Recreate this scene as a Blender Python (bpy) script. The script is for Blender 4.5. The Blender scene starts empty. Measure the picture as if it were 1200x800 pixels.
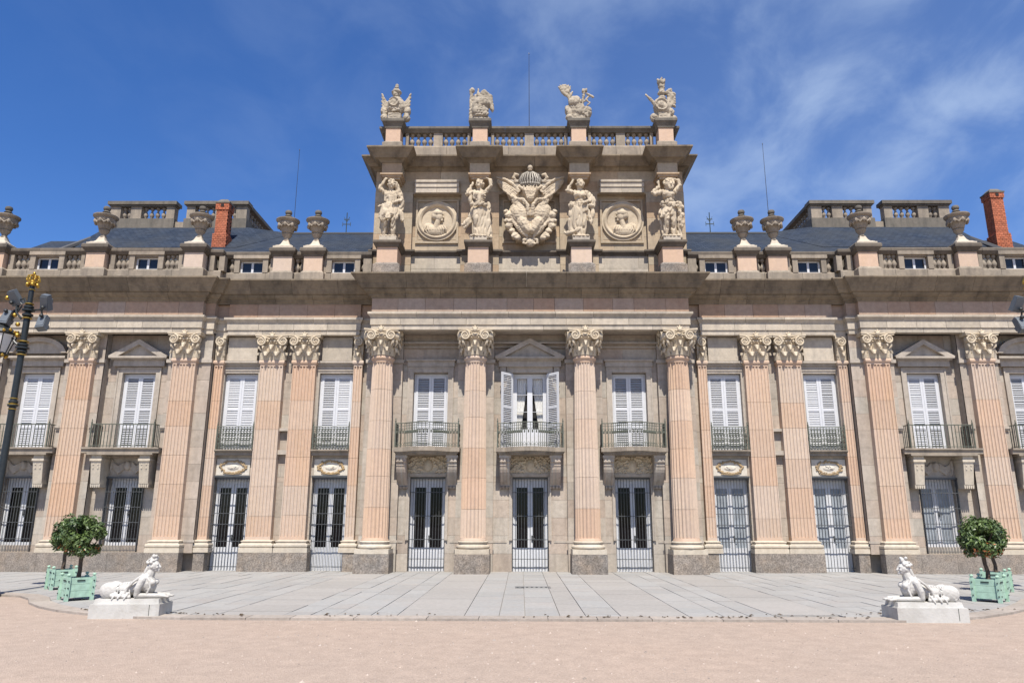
import bpy, math, random, mathutils
from mathutils import Vector, Matrix
R = math.radians
rnd = random.Random(11)
scene = bpy.context.scene
COL = scene.collection

# ------------------------------------------------------------------ camera
f_px, pitch, yaw, roll = 859.1, .2386, .0073, .0019
fwd = Vector((-math.sin(yaw)*math.cos(pitch), math.cos(yaw)*math.cos(pitch), math.sin(pitch)))
right = Vector((math.cos(yaw), math.sin(yaw), 0)); up = right.cross(fwd)
r2 = right*math.cos(roll) + up*math.sin(roll)
u2 = -right*math.sin(roll) + up*math.cos(roll)
cam = bpy.data.cameras.new('camera')
cam.sensor_width = 36; cam.lens = f_px/1200*36; cam.shift_x = -4.2/1200
cam.clip_start = .1; cam.clip_end = 2000
cam_o = bpy.data.objects.new('camera', cam); COL.objects.link(cam_o)
m = Matrix((r2, u2, -fwd)).transposed().to_4x4(); m.translation = (-.3164, -24.5, 1.65)
cam_o.matrix_world = m
scene.camera = cam_o

# ------------------------------------------------------------------ light
SUN_EL, SUN_AZ = R(60), R(2)       # azimuth: how far the sun stands to the right of straight behind the camera
to_sun = Vector((math.sin(SUN_AZ)*math.cos(SUN_EL), -math.cos(SUN_AZ)*math.cos(SUN_EL), math.sin(SUN_EL)))
sl = bpy.data.lights.new('sun', 'SUN'); sl.energy = 5.0; sl.angle = R(.53); sl.color = (1, .945, .855)
so = bpy.data.objects.new('sun', sl); COL.objects.link(so)
so.rotation_euler = to_sun.to_track_quat('Z', 'Y').to_euler()
scene.view_settings.view_transform = 'Standard'; scene.view_settings.look = 'None'
scene.view_settings.exposure = .61; scene.view_settings.gamma = 1

w = bpy.data.worlds.new('World'); scene.world = w; w.use_nodes = True
nt = w.node_tree; nt.nodes.clear(); N = nt.nodes.new; L = nt.links.new
out = N('ShaderNodeOutputWorld'); bg = N('ShaderNodeBackground'); bg.inputs[1].default_value = .070
sky = N('ShaderNodeTexSky'); sky.sky_type = 'NISHITA'; sky.sun_disc = False
sky.sun_elevation = SUN_EL; sky.sun_rotation = R(180) - SUN_AZ
sky.altitude = 1200; sky.air_density = 1.0; sky.dust_density = .35; sky.ozone_density = 2.2
hsv = N('ShaderNodeHueSaturation'); hsv.inputs['Saturation'].default_value = 1.30; hsv.inputs['Hue'].default_value = .512; hsv.inputs['Value'].default_value = 1.58
L(sky.outputs[0], hsv.inputs['Color'])
tc = N('ShaderNodeTexCoord')
# thin streaky cirrus, a flat layer seen from below: project the direction on a plane
sep = N('ShaderNodeSeparateXYZ'); L(tc.outputs['Generated'], sep.inputs[0])
zc = N('ShaderNodeMath'); zc.operation = 'ADD'; zc.inputs[1].default_value = .32; L(sep.outputs[2], zc.inputs[0])
dx = N('ShaderNodeMath'); dx.operation = 'DIVIDE'; L(sep.outputs[0], dx.inputs[0]); L(zc.outputs[0], dx.inputs[1])
dy = N('ShaderNodeMath'); dy.operation = 'DIVIDE'; L(sep.outputs[1], dy.inputs[0]); L(zc.outputs[0], dy.inputs[1])
cmb = N('ShaderNodeCombineXYZ'); L(dx.outputs[0], cmb.inputs[0]); L(dy.outputs[0], cmb.inputs[1])
mp = N('ShaderNodeMapping'); mp.inputs['Rotation'].default_value = (0, 0, R(-18)); mp.inputs['Scale'].default_value = (1.0, .8, 1)
L(cmb.outputs[0], mp.inputs[0])
n1 = N('ShaderNodeTexNoise'); n1.inputs['Scale'].default_value = 5.5; n1.inputs['Detail'].default_value = 10; n1.inputs['Roughness'].default_value = .56; n1.inputs['Distortion'].default_value = .35
L(mp.outputs[0], n1.inputs[0])
n2 = N('ShaderNodeTexNoise'); n2.inputs['Scale'].default_value = 1.1; n2.inputs['Detail'].default_value = 2
L(cmb.outputs[0], n2.inputs[0])
def mrange(src, a, b, c, d):
    q = N('ShaderNodeMapRange'); q.interpolation_type = 'SMOOTHSTEP'
    for i, v in enumerate((a, b, c, d)): q.inputs[i+1].default_value = v
    L(src, q.inputs[0]); return q.outputs[0]
c1 = mrange(n1.outputs[0], .34, .74, .22, 1); c2 = mrange(n2.outputs[0], .28, .62, .34, 1)
sx = mrange(dx.outputs[0], -.8, .7, .02, 1.0)         # more veil towards the east
mm = N('ShaderNodeMath'); mm.operation = 'MULTIPLY'; L(c1, mm.inputs[0]); L(c2, mm.inputs[1])
mm2 = N('ShaderNodeMath'); mm2.operation = 'MULTIPLY'; L(mm.outputs[0], mm2.inputs[0]); L(sx, mm2.inputs[1])
mm3 = N('ShaderNodeMath'); mm3.operation = 'MULTIPLY'; L(mm2.outputs[0], mm3.inputs[0]); mm3.inputs[1].default_value = .55
mix = N('ShaderNodeMix'); mix.data_type = 'RGBA'; L(mm3.outputs[0], mix.inputs[0]); L(hsv.outputs[0], mix.inputs[6]); mix.inputs[7].default_value = (6.2, 7.6, 9.6, 1)
L(mix.outputs[2], bg.inputs[0]); L(bg.outputs[0], out.inputs[0])

# ------------------------------------------------------------------ materials
def new_mat(name):
    m = bpy.data.materials.new(name); m.use_nodes = True
    t = m.node_tree; t.nodes.clear()
    o = t.nodes.new('ShaderNodeOutputMaterial'); b = t.nodes.new('ShaderNodeBsdfPrincipled')
    t.links.new(b.outputs[0], o.inputs[0]); return m, t, b
def c4(c): return (c[0], c[1], c[2], 1)
STONE_K = .80        # common scale of the stone albedos
def stone(name, c1, c2, stain=None, stain_amt=.5, rndv=.12, big=.5, mid=7, bump=.25, bump_scale=30, rough=.88, spec=.25, speck=0, hue=0.0, streak=True, midv=.16):
    """weathered stone: two tones, mid grain, per piece variation (the 'tone' attribute), stains in their own patches"""
    m, t, b = new_mat(name); n = t.nodes.new; l = t.links.new
    c1, c2 = [v*STONE_K for v in c1], [v*STONE_K for v in c2]; stain = stain and [v*STONE_K for v in stain]
    geo = n('ShaderNodeNewGeometry')
    a = n('ShaderNodeTexNoise'); a.inputs['Scale'].default_value = big; a.inputs['Detail'].default_value = 5; a.inputs['Roughness'].default_value = .6
    l(geo.outputs['Position'], a.inputs[0])
    r = n('ShaderNodeMapRange'); r.inputs[1].default_value = .32; r.inputs[2].default_value = .68; l(a.outputs[0], r.inputs[0])
    mx = n('ShaderNodeMix'); mx.data_type = 'RGBA'; l(r.outputs[0], mx.inputs[0]); mx.inputs[6].default_value = c4(c1); mx.inputs[7].default_value = c4(c2)
    cur = mx.outputs[2]
    if stain:
        mp = n('ShaderNodeMapping'); mp.inputs['Scale'].default_value = (2.6, 2.6, .45) if streak else (1.4, 1.4, 1.4); l(geo.outputs['Position'], mp.inputs[0])
        s = n('ShaderNodeTexNoise'); s.inputs['Scale'].default_value = 1.1; s.inputs['Detail'].default_value = 7; s.inputs['Roughness'].default_value = .65; l(mp.outputs[0], s.inputs[0])
        sr = n('ShaderNodeMapRange'); sr.inputs[1].default_value = .46; sr.inputs[2].default_value = .68; sr.inputs[4].default_value = stain_amt; l(s.outputs[0], sr.inputs[0])
        m2 = n('ShaderNodeMix'); m2.data_type = 'RGBA'; l(sr.outputs[0], m2.inputs[0]); l(cur, m2.inputs[6]); m2.inputs[7].default_value = c4(stain); cur = m2.outputs[2]
    d = n('ShaderNodeTexNoise'); d.inputs['Scale'].default_value = mid; d.inputs['Detail'].default_value = 8; d.inputs['Roughness'].default_value = .7; l(geo.outputs['Position'], d.inputs[0])
    dr = n('ShaderNodeMapRange'); dr.inputs[1].default_value = .3; dr.inputs[2].default_value = .7; dr.inputs[3].default_value = 1-midv; dr.inputs[4].default_value = 1+midv; l(d.outputs[0], dr.inputs[0])
    at = n('ShaderNodeAttribute'); at.attribute_name = 'tone'
    ar = n('ShaderNodeMapRange'); ar.inputs[3].default_value = 1-rndv; ar.inputs[4].default_value = 1+rndv; l(at.outputs['Fac'], ar.inputs[0])
    mu = n('ShaderNodeMath'); mu.operation = 'MULTIPLY'; l(dr.outputs[0], mu.inputs[0]); l(ar.outputs[0], mu.inputs[1])
    fac = mu.outputs[0]
    if speck:
        v = n('ShaderNodeTexNoise'); v.inputs['Scale'].default_value = 26; v.inputs['Detail'].default_value = 4; l(geo.outputs['Position'], v.inputs[0])
        vr = n('ShaderNodeMapRange'); vr.inputs[1].default_value = .35; vr.inputs[2].default_value = .65; vr.inputs[3].default_value = 1-speck; vr.inputs[4].default_value = 1+speck; l(v.outputs[0], vr.inputs[0])
        mu2 = n('ShaderNodeMath'); mu2.operation = 'MULTIPLY'; l(fac, mu2.inputs[0]); l(vr.outputs[0], mu2.inputs[1]); fac = mu2.outputs[0]
    if hue:
        fr = n('ShaderNodeMath'); fr.operation = 'MULTIPLY'; fr.inputs[1].default_value = 7.31; l(at.outputs['Fac'], fr.inputs[0])
        fr2 = n('ShaderNodeMath'); fr2.operation = 'FRACT'; l(fr.outputs[0], fr2.inputs[0])
        hr = n('ShaderNodeMapRange'); hr.inputs[3].default_value = .5-hue; hr.inputs[4].default_value = .5+hue; l(fr2.outputs[0], hr.inputs[0])
        hs = n('ShaderNodeHueSaturation'); l(hr.outputs[0], hs.inputs['Hue']); l(cur, hs.inputs['Color'])
        sr2 = n('ShaderNodeMapRange'); sr2.inputs[3].default_value = 1.18; sr2.inputs[4].default_value = .82; l(fr2.outputs[0], sr2.inputs[0]); l(sr2.outputs[0], hs.inputs['Saturation'])
        cur = hs.outputs[0]
    vm = n('ShaderNodeVectorMath'); vm.operation = 'SCALE'; l(cur, vm.inputs[0]); l(fac, vm.inputs['Scale'])
    l(vm.outputs[0], b.inputs['Base Color'])
    b.inputs['Roughness'].default_value = rough; b.inputs['Specular IOR Level'].default_value = spec
    bn = n('ShaderNodeTexNoise'); bn.inputs['Scale'].default_value = bump_scale; bn.inputs['Detail'].default_value = 6; l(geo.outputs['Position'], bn.inputs[0])
    bp = n('ShaderNodeBump'); bp.inputs['Strength'].default_value = bump; bp.inputs['Distance'].default_value = .02; l(bn.outputs[0], bp.inputs['Height']); l(bp.outputs[0], b.inputs['Normal'])
    return m
def plain(name, c, rough=.5, metal=0, spec=.5, var=.06, scale=12):
    m, t, b = new_mat(name); n = t.nodes.new; l = t.links.new
    geo = n('ShaderNodeNewGeometry')
    a = n('ShaderNodeTexNoise'); a.inputs['Scale'].default_value = scale; a.inputs['Detail'].default_value = 5; l(geo.outputs['Position'], a.inputs[0])
    r = n('ShaderNodeMapRange'); r.inputs[1].default_value = .3; r.inputs[2].default_value = .7; r.inputs[3].default_value = 1-var; r.inputs[4].default_value = 1+var; l(a.outputs[0], r.inputs[0])
    vm = n('ShaderNodeVectorMath'); vm.operation = 'SCALE'; vm.inputs[0].default_value = c; l(r.outputs[0], vm.inputs['Scale']); l(vm.outputs[0], b.inputs['Base Color'])
    b.inputs['Roughness'].default_value = rough; b.inputs['Metallic'].default_value = metal; b.inputs['Specular IOR Level'].default_value = spec
    return m
M = {}
M['wall'] = stone('beige_ashlar', (.50, .425, .35), (.45, .39, .325), (.33, .28, .23), .7, rndv=.10, hue=.01)
M['mortar'] = stone('mortar', (.40, .335, .275), (.36, .31, .255), rndv=.02)
M['pink'] = stone('pink_stone', (.62, .46, .345), (.60, .46, .36), (.60, .44, .30), .35, rndv=.045, big=.3, hue=.004, midv=.09)
M['base'] = stone('cream_limestone', (.60, .51, .39), (.56, .50, .41), (.42, .34, .26), .35, rndv=.08)
M['archi'] = stone('pale_architrave_stone', (.53, .455, .355), (.47, .41, .335), (.34, .30, .255), .65, rndv=.14)
M['frieze'] = stone('rosy_frieze_stone', (.44, .315, .23), (.42, .31, .235), (.38, .25, .18), .5, rndv=.06, hue=.003)
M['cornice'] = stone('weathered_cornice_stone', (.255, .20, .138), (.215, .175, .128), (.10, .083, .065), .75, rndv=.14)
M['granite'] = stone('rough_granite', (.30, .25, .205), (.22, .20, .18), (.36, .27, .19), .5, rndv=.08, mid=5, speck=.3, bump=.5, streak=False, midv=.3)
M['attic'] = stone('attic_ashlar', (.48, .375, .26), (.44, .355, .255), (.32, .25, .175), .65, rndv=.10, hue=.01)
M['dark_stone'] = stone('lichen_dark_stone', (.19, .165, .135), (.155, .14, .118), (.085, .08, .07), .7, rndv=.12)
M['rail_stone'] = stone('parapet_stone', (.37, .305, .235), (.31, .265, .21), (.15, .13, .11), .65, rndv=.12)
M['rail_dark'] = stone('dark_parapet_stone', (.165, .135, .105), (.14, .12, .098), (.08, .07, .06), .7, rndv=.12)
M['marble'] = stone('statue_marble', (.61, .50, .36), (.55, .465, .35), (.32, .255, .185), .6, rndv=.04, big=1.2, streak=False, midv=.1)
M['trophy'] = stone('weathered_trophy_marble', (.47, .40, .305), (.40, .345, .27), (.19, .165, .13), .65, rndv=.04, big=1.2, streak=False)
M['capital'] = stone('capital_marble', (.64, .53, .385), (.60, .52, .40), (.42, .33, .23), .45, rndv=.05, big=1.5, streak=False)
M['white_marble'] = stone('white_marble', (.62, .60, .56), (.56, .545, .51), (.36, .33, .285), .6, rndv=.03, big=1.5, streak=False, midv=.06, rough=.55)
M['plaque'] = stone('plaque_marble', (.68, .62, .52), (.62, .57, .49), rndv=.03)
M['ochre'] = stone('ochre_carving', (.44, .31, .165), (.38, .28, .17), rndv=.05, midv=.25)
M['slate'] = None
M['white'] = plain('white_paint', (.53, .535, .55), .55, var=.04)
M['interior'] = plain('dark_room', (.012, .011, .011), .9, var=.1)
M['iron'] = plain('grille_iron', (.075, .078, .08), .55, .2, var=.2)
M['rail_iron'] = plain('railing_iron', (.085, .092, .07), .6, .1, var=.25)
M['black_iron'] = plain('lamp_iron', (.018, .021, .021), .4, .2, var=.2)
M['gold'] = plain('gilding', (.45, .29, .065), .48, 1, var=.2)
M['grey_paint'] = plain('floodlight_paint', (.10, .115, .13), .5, .1)
M['lamp_glass'] = plain('frosted_lamp_glass', (.62, .62, .60), .25)
M['mint'] = plain('mint_paint', (.32, .465, .36), .6, var=.16, scale=11)
M['bolt'] = plain('dark_bolt', (.02, .035, .028), .6)
M['soil'] = plain('soil', (.05, .035, .025), 1, var=.3)
M['bark'] = plain('bark', (.085, .06, .042), .95, var=.3, scale=30)
M['curtain'] = plain('lace_curtain', (.62, .61, .58), .9, var=.12, scale=25)
M['pale_pane'] = plain('pale_grey_pane', (.26, .285, .31), .8, var=.22, scale=3)  # pale grey mottled colour for the panes of the right-hand doors
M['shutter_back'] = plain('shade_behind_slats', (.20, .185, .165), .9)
M['lead'] = plain('lead_flashing', (.06, .06, .062), .7)
M['zinc'] = plain('antenna_metal', (.045, .045, .05), .5, .5)
M['crown_iron'] = plain('dark_crown_metal', (.25, .225, .19), .6, .3, var=.3)

def leaf_mat(name, c1, c2, sc=9):
    m, t, b = new_mat(name); n = t.nodes.new; l = t.links.new
    at = n('ShaderNodeAttribute'); at.attribute_name = 'tone'
    mx = n('ShaderNodeMix'); mx.data_type = 'RGBA'; l(at.outputs['Fac'], mx.inputs[0]); mx.inputs[6].default_value = c4(c1); mx.inputs[7].default_value = c4(c2)
    l(mx.outputs[2], b.inputs['Base Color']); b.inputs['Roughness'].default_value = .42; b.inputs['Specular IOR Level'].default_value = .45
    return m
M['leaf'] = leaf_mat('orange_leaf', (.02, .045, .013), (.115, .165, .045))
M['dry_leaf'] = leaf_mat('dry_leaf', (.22, .06, .02), (.45, .17, .05))
M['litter'] = leaf_mat('leaf_litter', (.06, .04, .025), (.13, .09, .05))

def glass_mat():
    m, t, b = new_mat('window_glass'); b.inputs['Base Color'].default_value = (.006, .006, .007, 1); b.inputs['Roughness'].default_value = .06; b.inputs['Specular IOR Level'].default_value = .16
    n = t.nodes.new; g = n('ShaderNodeNewGeometry'); k = n('ShaderNodeTexNoise'); k.inputs['Scale'].default_value = 2.5; t.links.new(g.outputs['Position'], k.inputs[0])
    bp = n('ShaderNodeBump'); bp.inputs['Strength'].default_value = .08; t.links.new(k.outputs[0], bp.inputs['Height']); t.links.new(bp.outputs[0], b.inputs['Normal'])
    return m
M['glass'] = glass_mat()
def attic_glass():
    m, t, b = new_mat('dormer_glass'); b.inputs['Base Color'].default_value = (.019, .024, .034, 1); b.inputs['Roughness'].default_value = .08; b.inputs['Specular IOR Level'].default_value = .35
    return m
M['dormer_glass'] = attic_glass()

def slate_mat():
    m, t, b = new_mat('slate'); n = t.nodes.new; l = t.links.new
    tc = n('ShaderNodeUVMap')
    br = n('ShaderNodeTexBrick'); br.inputs['Scale'].default_value = 1; br.inputs['Brick Width'].default_value = .22; br.inputs['Row Height'].default_value = .15; br.inputs['Mortar Size'].default_value = .008
    br.inputs['Color1'].default_value = (.020, .029, .048, 1); br.inputs['Color2'].default_value = (.036, .048, .072, 1); br.inputs['Mortar'].default_value = (.014, .018, .026, 1)
    l(tc.outputs[0], br.inputs[0])
    g = n('ShaderNodeNewGeometry'); k = n('ShaderNodeTexNoise'); k.inputs['Scale'].default_value = .8; k.inputs['Detail'].default_value = 8; l(g.outputs['Position'], k.inputs[0])
    r = n('ShaderNodeMapRange'); r.inputs[1].default_value = .35; r.inputs[2].default_value = .68; l(k.outputs[0], r.inputs[0])
    mx = n('ShaderNodeMix'); mx.data_type = 'RGBA'; l(r.outputs[0], mx.inputs[0]); l(br.outputs[0], mx.inputs[6]); mx.inputs[7].default_value = (.046, .050, .055, 1)
    rr = n('ShaderNodeMath'); rr.operation = 'MULTIPLY'; rr.inputs[1].default_value = .6; l(r.outputs[0], rr.inputs[0]); l(rr.outputs[0], mx.inputs[0])
    l(mx.outputs[2], b.inputs['Base Color']); b.inputs['Roughness'].default_value = .9; b.inputs['Specular IOR Level'].default_value = .1
    bp = n('ShaderNodeBump'); bp.inputs['Strength'].default_value = .6; bp.inputs['Distance'].default_value = .02; l(br.outputs['Fac'], bp.inputs['Height']); bp.invert = True; l(bp.outputs[0], b.inputs['Normal'])
    return m
M['slate'] = slate_mat()
M['brick'] = stone('red_brick', (.50, .155, .075), (.44, .145, .08), (.34, .15, .10), .4, rndv=.2, mid=20)
M['brick_mortar'] = plain('brick_mortar', (.34, .17, .11), .95)

def gravel_mat():
    m, t, b = new_mat('sandy_gravel'); n = t.nodes.new; l = t.links.new
    g = n('ShaderNodeNewGeometry')
    a = n('ShaderNodeTexNoise'); a.inputs['Scale'].default_value = .35; a.inputs['Detail'].default_value = 7; a.inputs['Roughness'].default_value = .6; l(g.outputs['Position'], a.inputs[0])
    r = n('ShaderNodeMapRange'); r.inputs[1].default_value = .35; r.inputs[2].default_value = .65; l(a.outputs[0], r.inputs[0])
    mx = n('ShaderNodeMix'); mx.data_type = 'RGBA'; l(r.outputs[0], mx.inputs[0]); mx.inputs[6].default_value = (.36, .281, .227, 1); mx.inputs[7].default_value = (.345, .274, .224, 1)
    v = n('ShaderNodeTexVoronoi'); v.inputs['Scale'].default_value = 60; l(g.outputs['Position'], v.inputs[0])
    k = n('ShaderNodeTexNoise'); k.inputs['Scale'].default_value = 38; k.inputs['Detail'].default_value = 6; k.inputs['Roughness'].default_value = .75; l(g.outputs['Position'], k.inputs[0])
    kr = n('ShaderNodeMapRange'); kr.inputs[1].default_value = .28; kr.inputs[2].default_value = .72; kr.inputs[3].default_value = .74; kr.inputs[4].default_value = 1.24; l(k.outputs[0], kr.inputs[0])
    k2 = n('ShaderNodeTexNoise'); k2.inputs['Scale'].default_value = 4; k2.inputs['Detail'].default_value = 6; l(g.outputs['Position'], k2.inputs[0])
    k2r = n('ShaderNodeMapRange'); k2r.inputs[1].default_value = .3; k2r.inputs[2].default_value = .7; k2r.inputs[3].default_value = .92; k2r.inputs[4].default_value = 1.07; l(k2.outputs[0], k2r.inputs[0])
    mu = n('ShaderNodeMath'); mu.operation = 'MULTIPLY'; l(kr.outputs[0], mu.inputs[0]); l(k2r.outputs[0], mu.inputs[1])
    vm = n('ShaderNodeVectorMath'); vm.operation = 'SCALE'; l(mx.outputs[2], vm.inputs[0]); l(mu.outputs[0], vm.inputs['Scale']); l(vm.outputs[0], b.inputs['Base Color'])
    b.inputs['Roughness'].default_value = .95; b.inputs['Specular IOR Level'].default_value = .15
    bp = n('ShaderNodeBump'); bp.inputs['Strength'].default_value = .7; bp.inputs['Distance'].default_value = .015; l(v.outputs[0], bp.inputs['Height']); l(bp.outputs[0], b.inputs['Normal'])
    return m
M['gravel'] = gravel_mat()
M['paving'] = stone('grey_paving', (.362, .352, .335), (.338, .331, .318), (.36, .328, .295), .5, rndv=.06, mid=10, streak=False, hue=.01, midv=.12)
M['paving_warm'] = stone('rosy_paving', (.365, .342, .318), (.345, .328, .306), (.33, .31, .285), .5, rndv=.06, mid=10, streak=False, midv=.12)
M['kerb'] = stone('kerb_granite', (.40, .345, .295), (.37, .325, .285), (.33, .28, .235), .6, rndv=.10, mid=9, streak=False, midv=.2)
M['joint'] = stone('paving_joint', (.29, .27, .245), (.26, .245, .225), rndv=.02)

# ------------------------------------------------------------------ mesh tools
class MB:
    def __init__(s): s.v = []; s.f = []; s.t = []; s.uv = None
    def face(s, idx, tone=.5): s.f.append(tuple(idx)); s.t.append(tone)
    def add(s, vs, fs, tone=.5):
        k = len(s.v); s.v += [tuple(p) for p in vs]
        for q in fs: s.face([k+i for i in q], tone)
    def box(s, x0, x1, y0, y1, z0, z1, tone=.5):
        s.add([(x0,y0,z0),(x1,y0,z0),(x1,y1,z0),(x0,y1,z0),(x0,y0,z1),(x1,y0,z1),(x1,y1,z1),(x0,y1,z1)],
              [(3,2,1,0),(4,5,6,7),(0,1,5,4),(1,2,6,5),(2,3,7,6),(3,0,4,7)], tone)
    def frustum(s, cx, cy, z0, z1, hx0, hy0, hx1, hy1, tone=.5):
        s.add([(cx-hx0,cy-hy0,z0),(cx+hx0,cy-hy0,z0),(cx+hx0,cy+hy0,z0),(cx-hx0,cy+hy0,z0),(cx-hx1,cy-hy1,z1),(cx+hx1,cy-hy1,z1),(cx+hx1,cy+hy1,z1),(cx-hx1,cy+hy1,z1)],
              [(3,2,1,0),(4,5,6,7),(0,1,5,4),(1,2,6,5),(2,3,7,6),(3,0,4,7)], tone)
    def prism(s, poly, y0, y1, tone=.5):
        """polygon in XZ (counter-clockwise seen from -Y) pushed from y0 to y1"""
        n = len(poly)
        s.add([(x,y0,z) for x,z in poly]+[(x,y1,z) for x,z in poly], [tuple(range(n)), tuple(range(2*n-1,n-1,-1))]+[(i,i+n,(i+1)%n+n,(i+1)%n) for i in range(n)], tone)
    def slab(s, poly, z0, z1, tone=.5):
        n = len(poly)
        s.add([(x,y,z0) for x,y in poly]+[(x,y,z1) for x,y in poly], [tuple(range(n-1,-1,-1)), tuple(range(n,2*n))]+[(i,(i+1)%n,(i+1)%n+n,i+n) for i in range(n)], tone)
    def loft(s, rings, tone=.5, cap=True, closed=True):
        k = len(s.v); n = len(rings[0])
        for r in rings: s.v += [tuple(p) for p in r]
        for j in range(len(rings)-1):
            for i in range(n if closed else n-1):
                s.face((k+j*n+i, k+j*n+(i+1)%n, k+(j+1)*n+(i+1)%n, k+(j+1)*n+i), tone)
        if cap:
            s.face([k+i for i in range(n-1,-1,-1)], tone); s.face([k+(len(rings)-1)*n+i for i in range(n)], tone)
    def lathe(s, prof, cx=0, cy=0, cz=0, n=16, tone=.5, sq=None):
        rings = []
        for r, z in prof:
            rings.append([(cx+r*math.cos(2*math.pi*i/n), cy+r*math.sin(2*math.pi*i/n), cz+z) for i in range(n)])
        s.loft(rings, tone)
    def tube(s, pts, rad, n=6, tone=.5):
        pts = [Vector(p) for p in pts]
        if not hasattr(rad, '__len__'): rad = [rad]*len(pts)
        rings = []; ref = None
        for i, p in enumerate(pts):
            d = (pts[min(i+1,len(pts)-1)]-pts[max(i-1,0)]).normalized()
            if ref is None: ref = d.orthogonal().normalized()
            else:
                ref = (ref-d*ref.dot(d)); ref = ref.normalized() if ref.length > 1e-6 else d.orthogonal().normalized()
            b = d.cross(ref)
            rings.append([p+(ref*math.cos(2*math.pi*k/n)+b*math.sin(2*math.pi*k/n))*rad[i] for k in range(n)])
        s.loft(rings, tone)
    def ell(s, c, r, rot=None, n=12, m=8, tone=.5):
        c = Vector(c); rings = []
        if not hasattr(r, '__len__'): r = (r, r, r)
        mt = Matrix.Identity(3) if rot is None else (Matrix.Rotation(R(rot[2]),3,'Z')@Matrix.Rotation(R(rot[1]),3,'Y')@Matrix.Rotation(R(rot[0]),3,'X'))
        for j in range(m+1):
            a = -math.pi/2+math.pi*(j if 0 < j < m else (.04 if j == 0 else m-.04))/m
            rings.append([c+mt@Vector((r[0]*math.cos(a)*math.cos(2*math.pi*i/n), r[1]*math.cos(a)*math.sin(2*math.pi*i/n), r[2]*math.sin(a))) for i in range(n)])
        s.loft(rings, tone)
    def chain(s, pts, rad, n=10):
        """rounded tapered limb"""
        P = [Vector(p) for p in pts]
        if not hasattr(rad, '__len__'): rad = [rad]*len(P)
        Q = []; rr = []
        d0 = (P[0]-P[1]).normalized(); d1 = (P[-1]-P[-2]).normalized()
        for k in (.95, .6): Q.append(P[0]+d0*rad[0]*k); rr.append(rad[0]*math.sqrt(1-k*k))
        Q += P; rr += list(rad)
        for k in (.6, .95): Q.append(P[-1]+d1*rad[-1]*k); rr.append(rad[-1]*math.sqrt(1-k*k))
        s.tube(Q, rr, n)
    def mesh(s, name, smooth=0, uvf=None):
        me = bpy.data.meshes.new(name); me.from_pydata(s.v, [], s.f); me.update()
        a = me.attributes.new('tone', 'FLOAT', 'FACE'); a.data.foreach_set('value', s.t)
        if smooth:
            me.shade_smooth(); me.set_sharp_from_angle(angle=R(smooth))
        if uvf:
            uv = me.uv_layers.new(name='UVMap')
            for lp in me.loops: uv.data[lp.index].uv = uvf(me.vertices[lp.vertex_index].co)
        return me
    def blob(s, name, voxel=.02, smooth=2, amp=0, fx=14, fz=14):
        """melt the pieces into one continuous carved surface"""
        me = bpy.data.meshes.new(name); me.from_pydata(s.v, [], s.f); me.update()
        o = bpy.data.objects.new('tmp', me); COL.objects.link(o)
        q = o.modifiers.new('r', 'REMESH'); q.mode = 'VOXEL'; q.voxel_size = voxel
        if smooth: k = o.modifiers.new('s', 'SMOOTH'); k.factor = .5; k.iterations = smooth
        dg = bpy.context.evaluated_depsgraph_get(); dg.update()
        r = bpy.data.meshes.new_from_object(o.evaluated_get(dg)); r.name = name
        bpy.data.objects.remove(o); bpy.data.meshes.remove(me)
        if amp:
            nz = mathutils.noise.noise
            n_ = len(r.vertices); co = [0.0]*(3*n_); no = [0.0]*(3*n_)
            r.vertices.foreach_get('co', co); r.vertices.foreach_get('normal', no)
            for i in range(0, 3*n_, 3):
                q = amp*(2*min(.32, abs(nz((co[i]*fx, co[i+1]*fx, co[i+2]*fz))))-.34)
                for k in range(3): co[i+k] += no[i+k]*q
            r.vertices.foreach_set('co', co); r.update()
        a = r.attributes.get('tone') or r.attributes.new('tone', 'FLOAT', 'FACE'); a.data.foreach_set('value', [.5]*len(r.polygons))
        r.shade_smooth(); return r

def thing(name, label, cat, loc=(0,0,0), group=None, rz=0):
    o = bpy.data.objects.new(name, None); COL.objects.link(o); o.location = loc; o.rotation_euler = (0,0,rz)
    o['label'] = label; o['category'] = cat
    if group: o['group'] = group
    return o
def pieces(mb):
    """the loose pieces of a builder that stand apart from each other, so that each becomes an object of its own"""
    n = len(mb.v); up_ = list(range(n))
    def find(i):
        while up_[i] != i: up_[i] = up_[up_[i]]; i = up_[i]
        return i
    for f in mb.f:
        a = find(f[0])
        for j in f[1:]: up_[find(j)] = a
    isl = {}
    for f in range(len(mb.f)): isl.setdefault(find(mb.f[f][0]), []).append(f)
    keys = list(isl)
    if len(keys) < 2 or len(keys) > 400: return [mb]
    box = []
    for k in keys:
        idx = {i for f in isl[k] for i in mb.f[f]}; vs = [mb.v[i] for i in idx]
        lo = [min(v[c] for v in vs) for c in range(3)]; hi = [max(v[c] for v in vs) for c in range(3)]; box.append((lo, hi, max(hi[c]-lo[c] for c in range(3))))
    g = list(range(len(keys)))
    def fg(i):
        while g[i] != i: g[i] = g[g[i]]; i = g[i]
        return i
    for i in range(len(keys)):
        for j in range(i):
            gap = math.sqrt(sum(max(0, box[i][0][c]-box[j][1][c], box[j][0][c]-box[i][1][c])**2 for c in range(3)))
            if gap <= max(.02, .5*max(box[i][2], box[j][2])): g[fg(i)] = fg(j)
    grp = {}
    for i, k in enumerate(keys): grp.setdefault(fg(i), []).extend(isl[k])
    if len(grp) == 1: return [mb]
    outp = []
    for fs in grp.values():
        m2 = MB(); mp = {}
        for f in fs:
            q = []
            for i in mb.f[f]:
                if i not in mp: mp[i] = len(m2.v); m2.v.append(mb.v[i])
                q.append(mp[i])
            m2.face(q, mb.t[f])
        outp.append(m2)
    return outp
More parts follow.
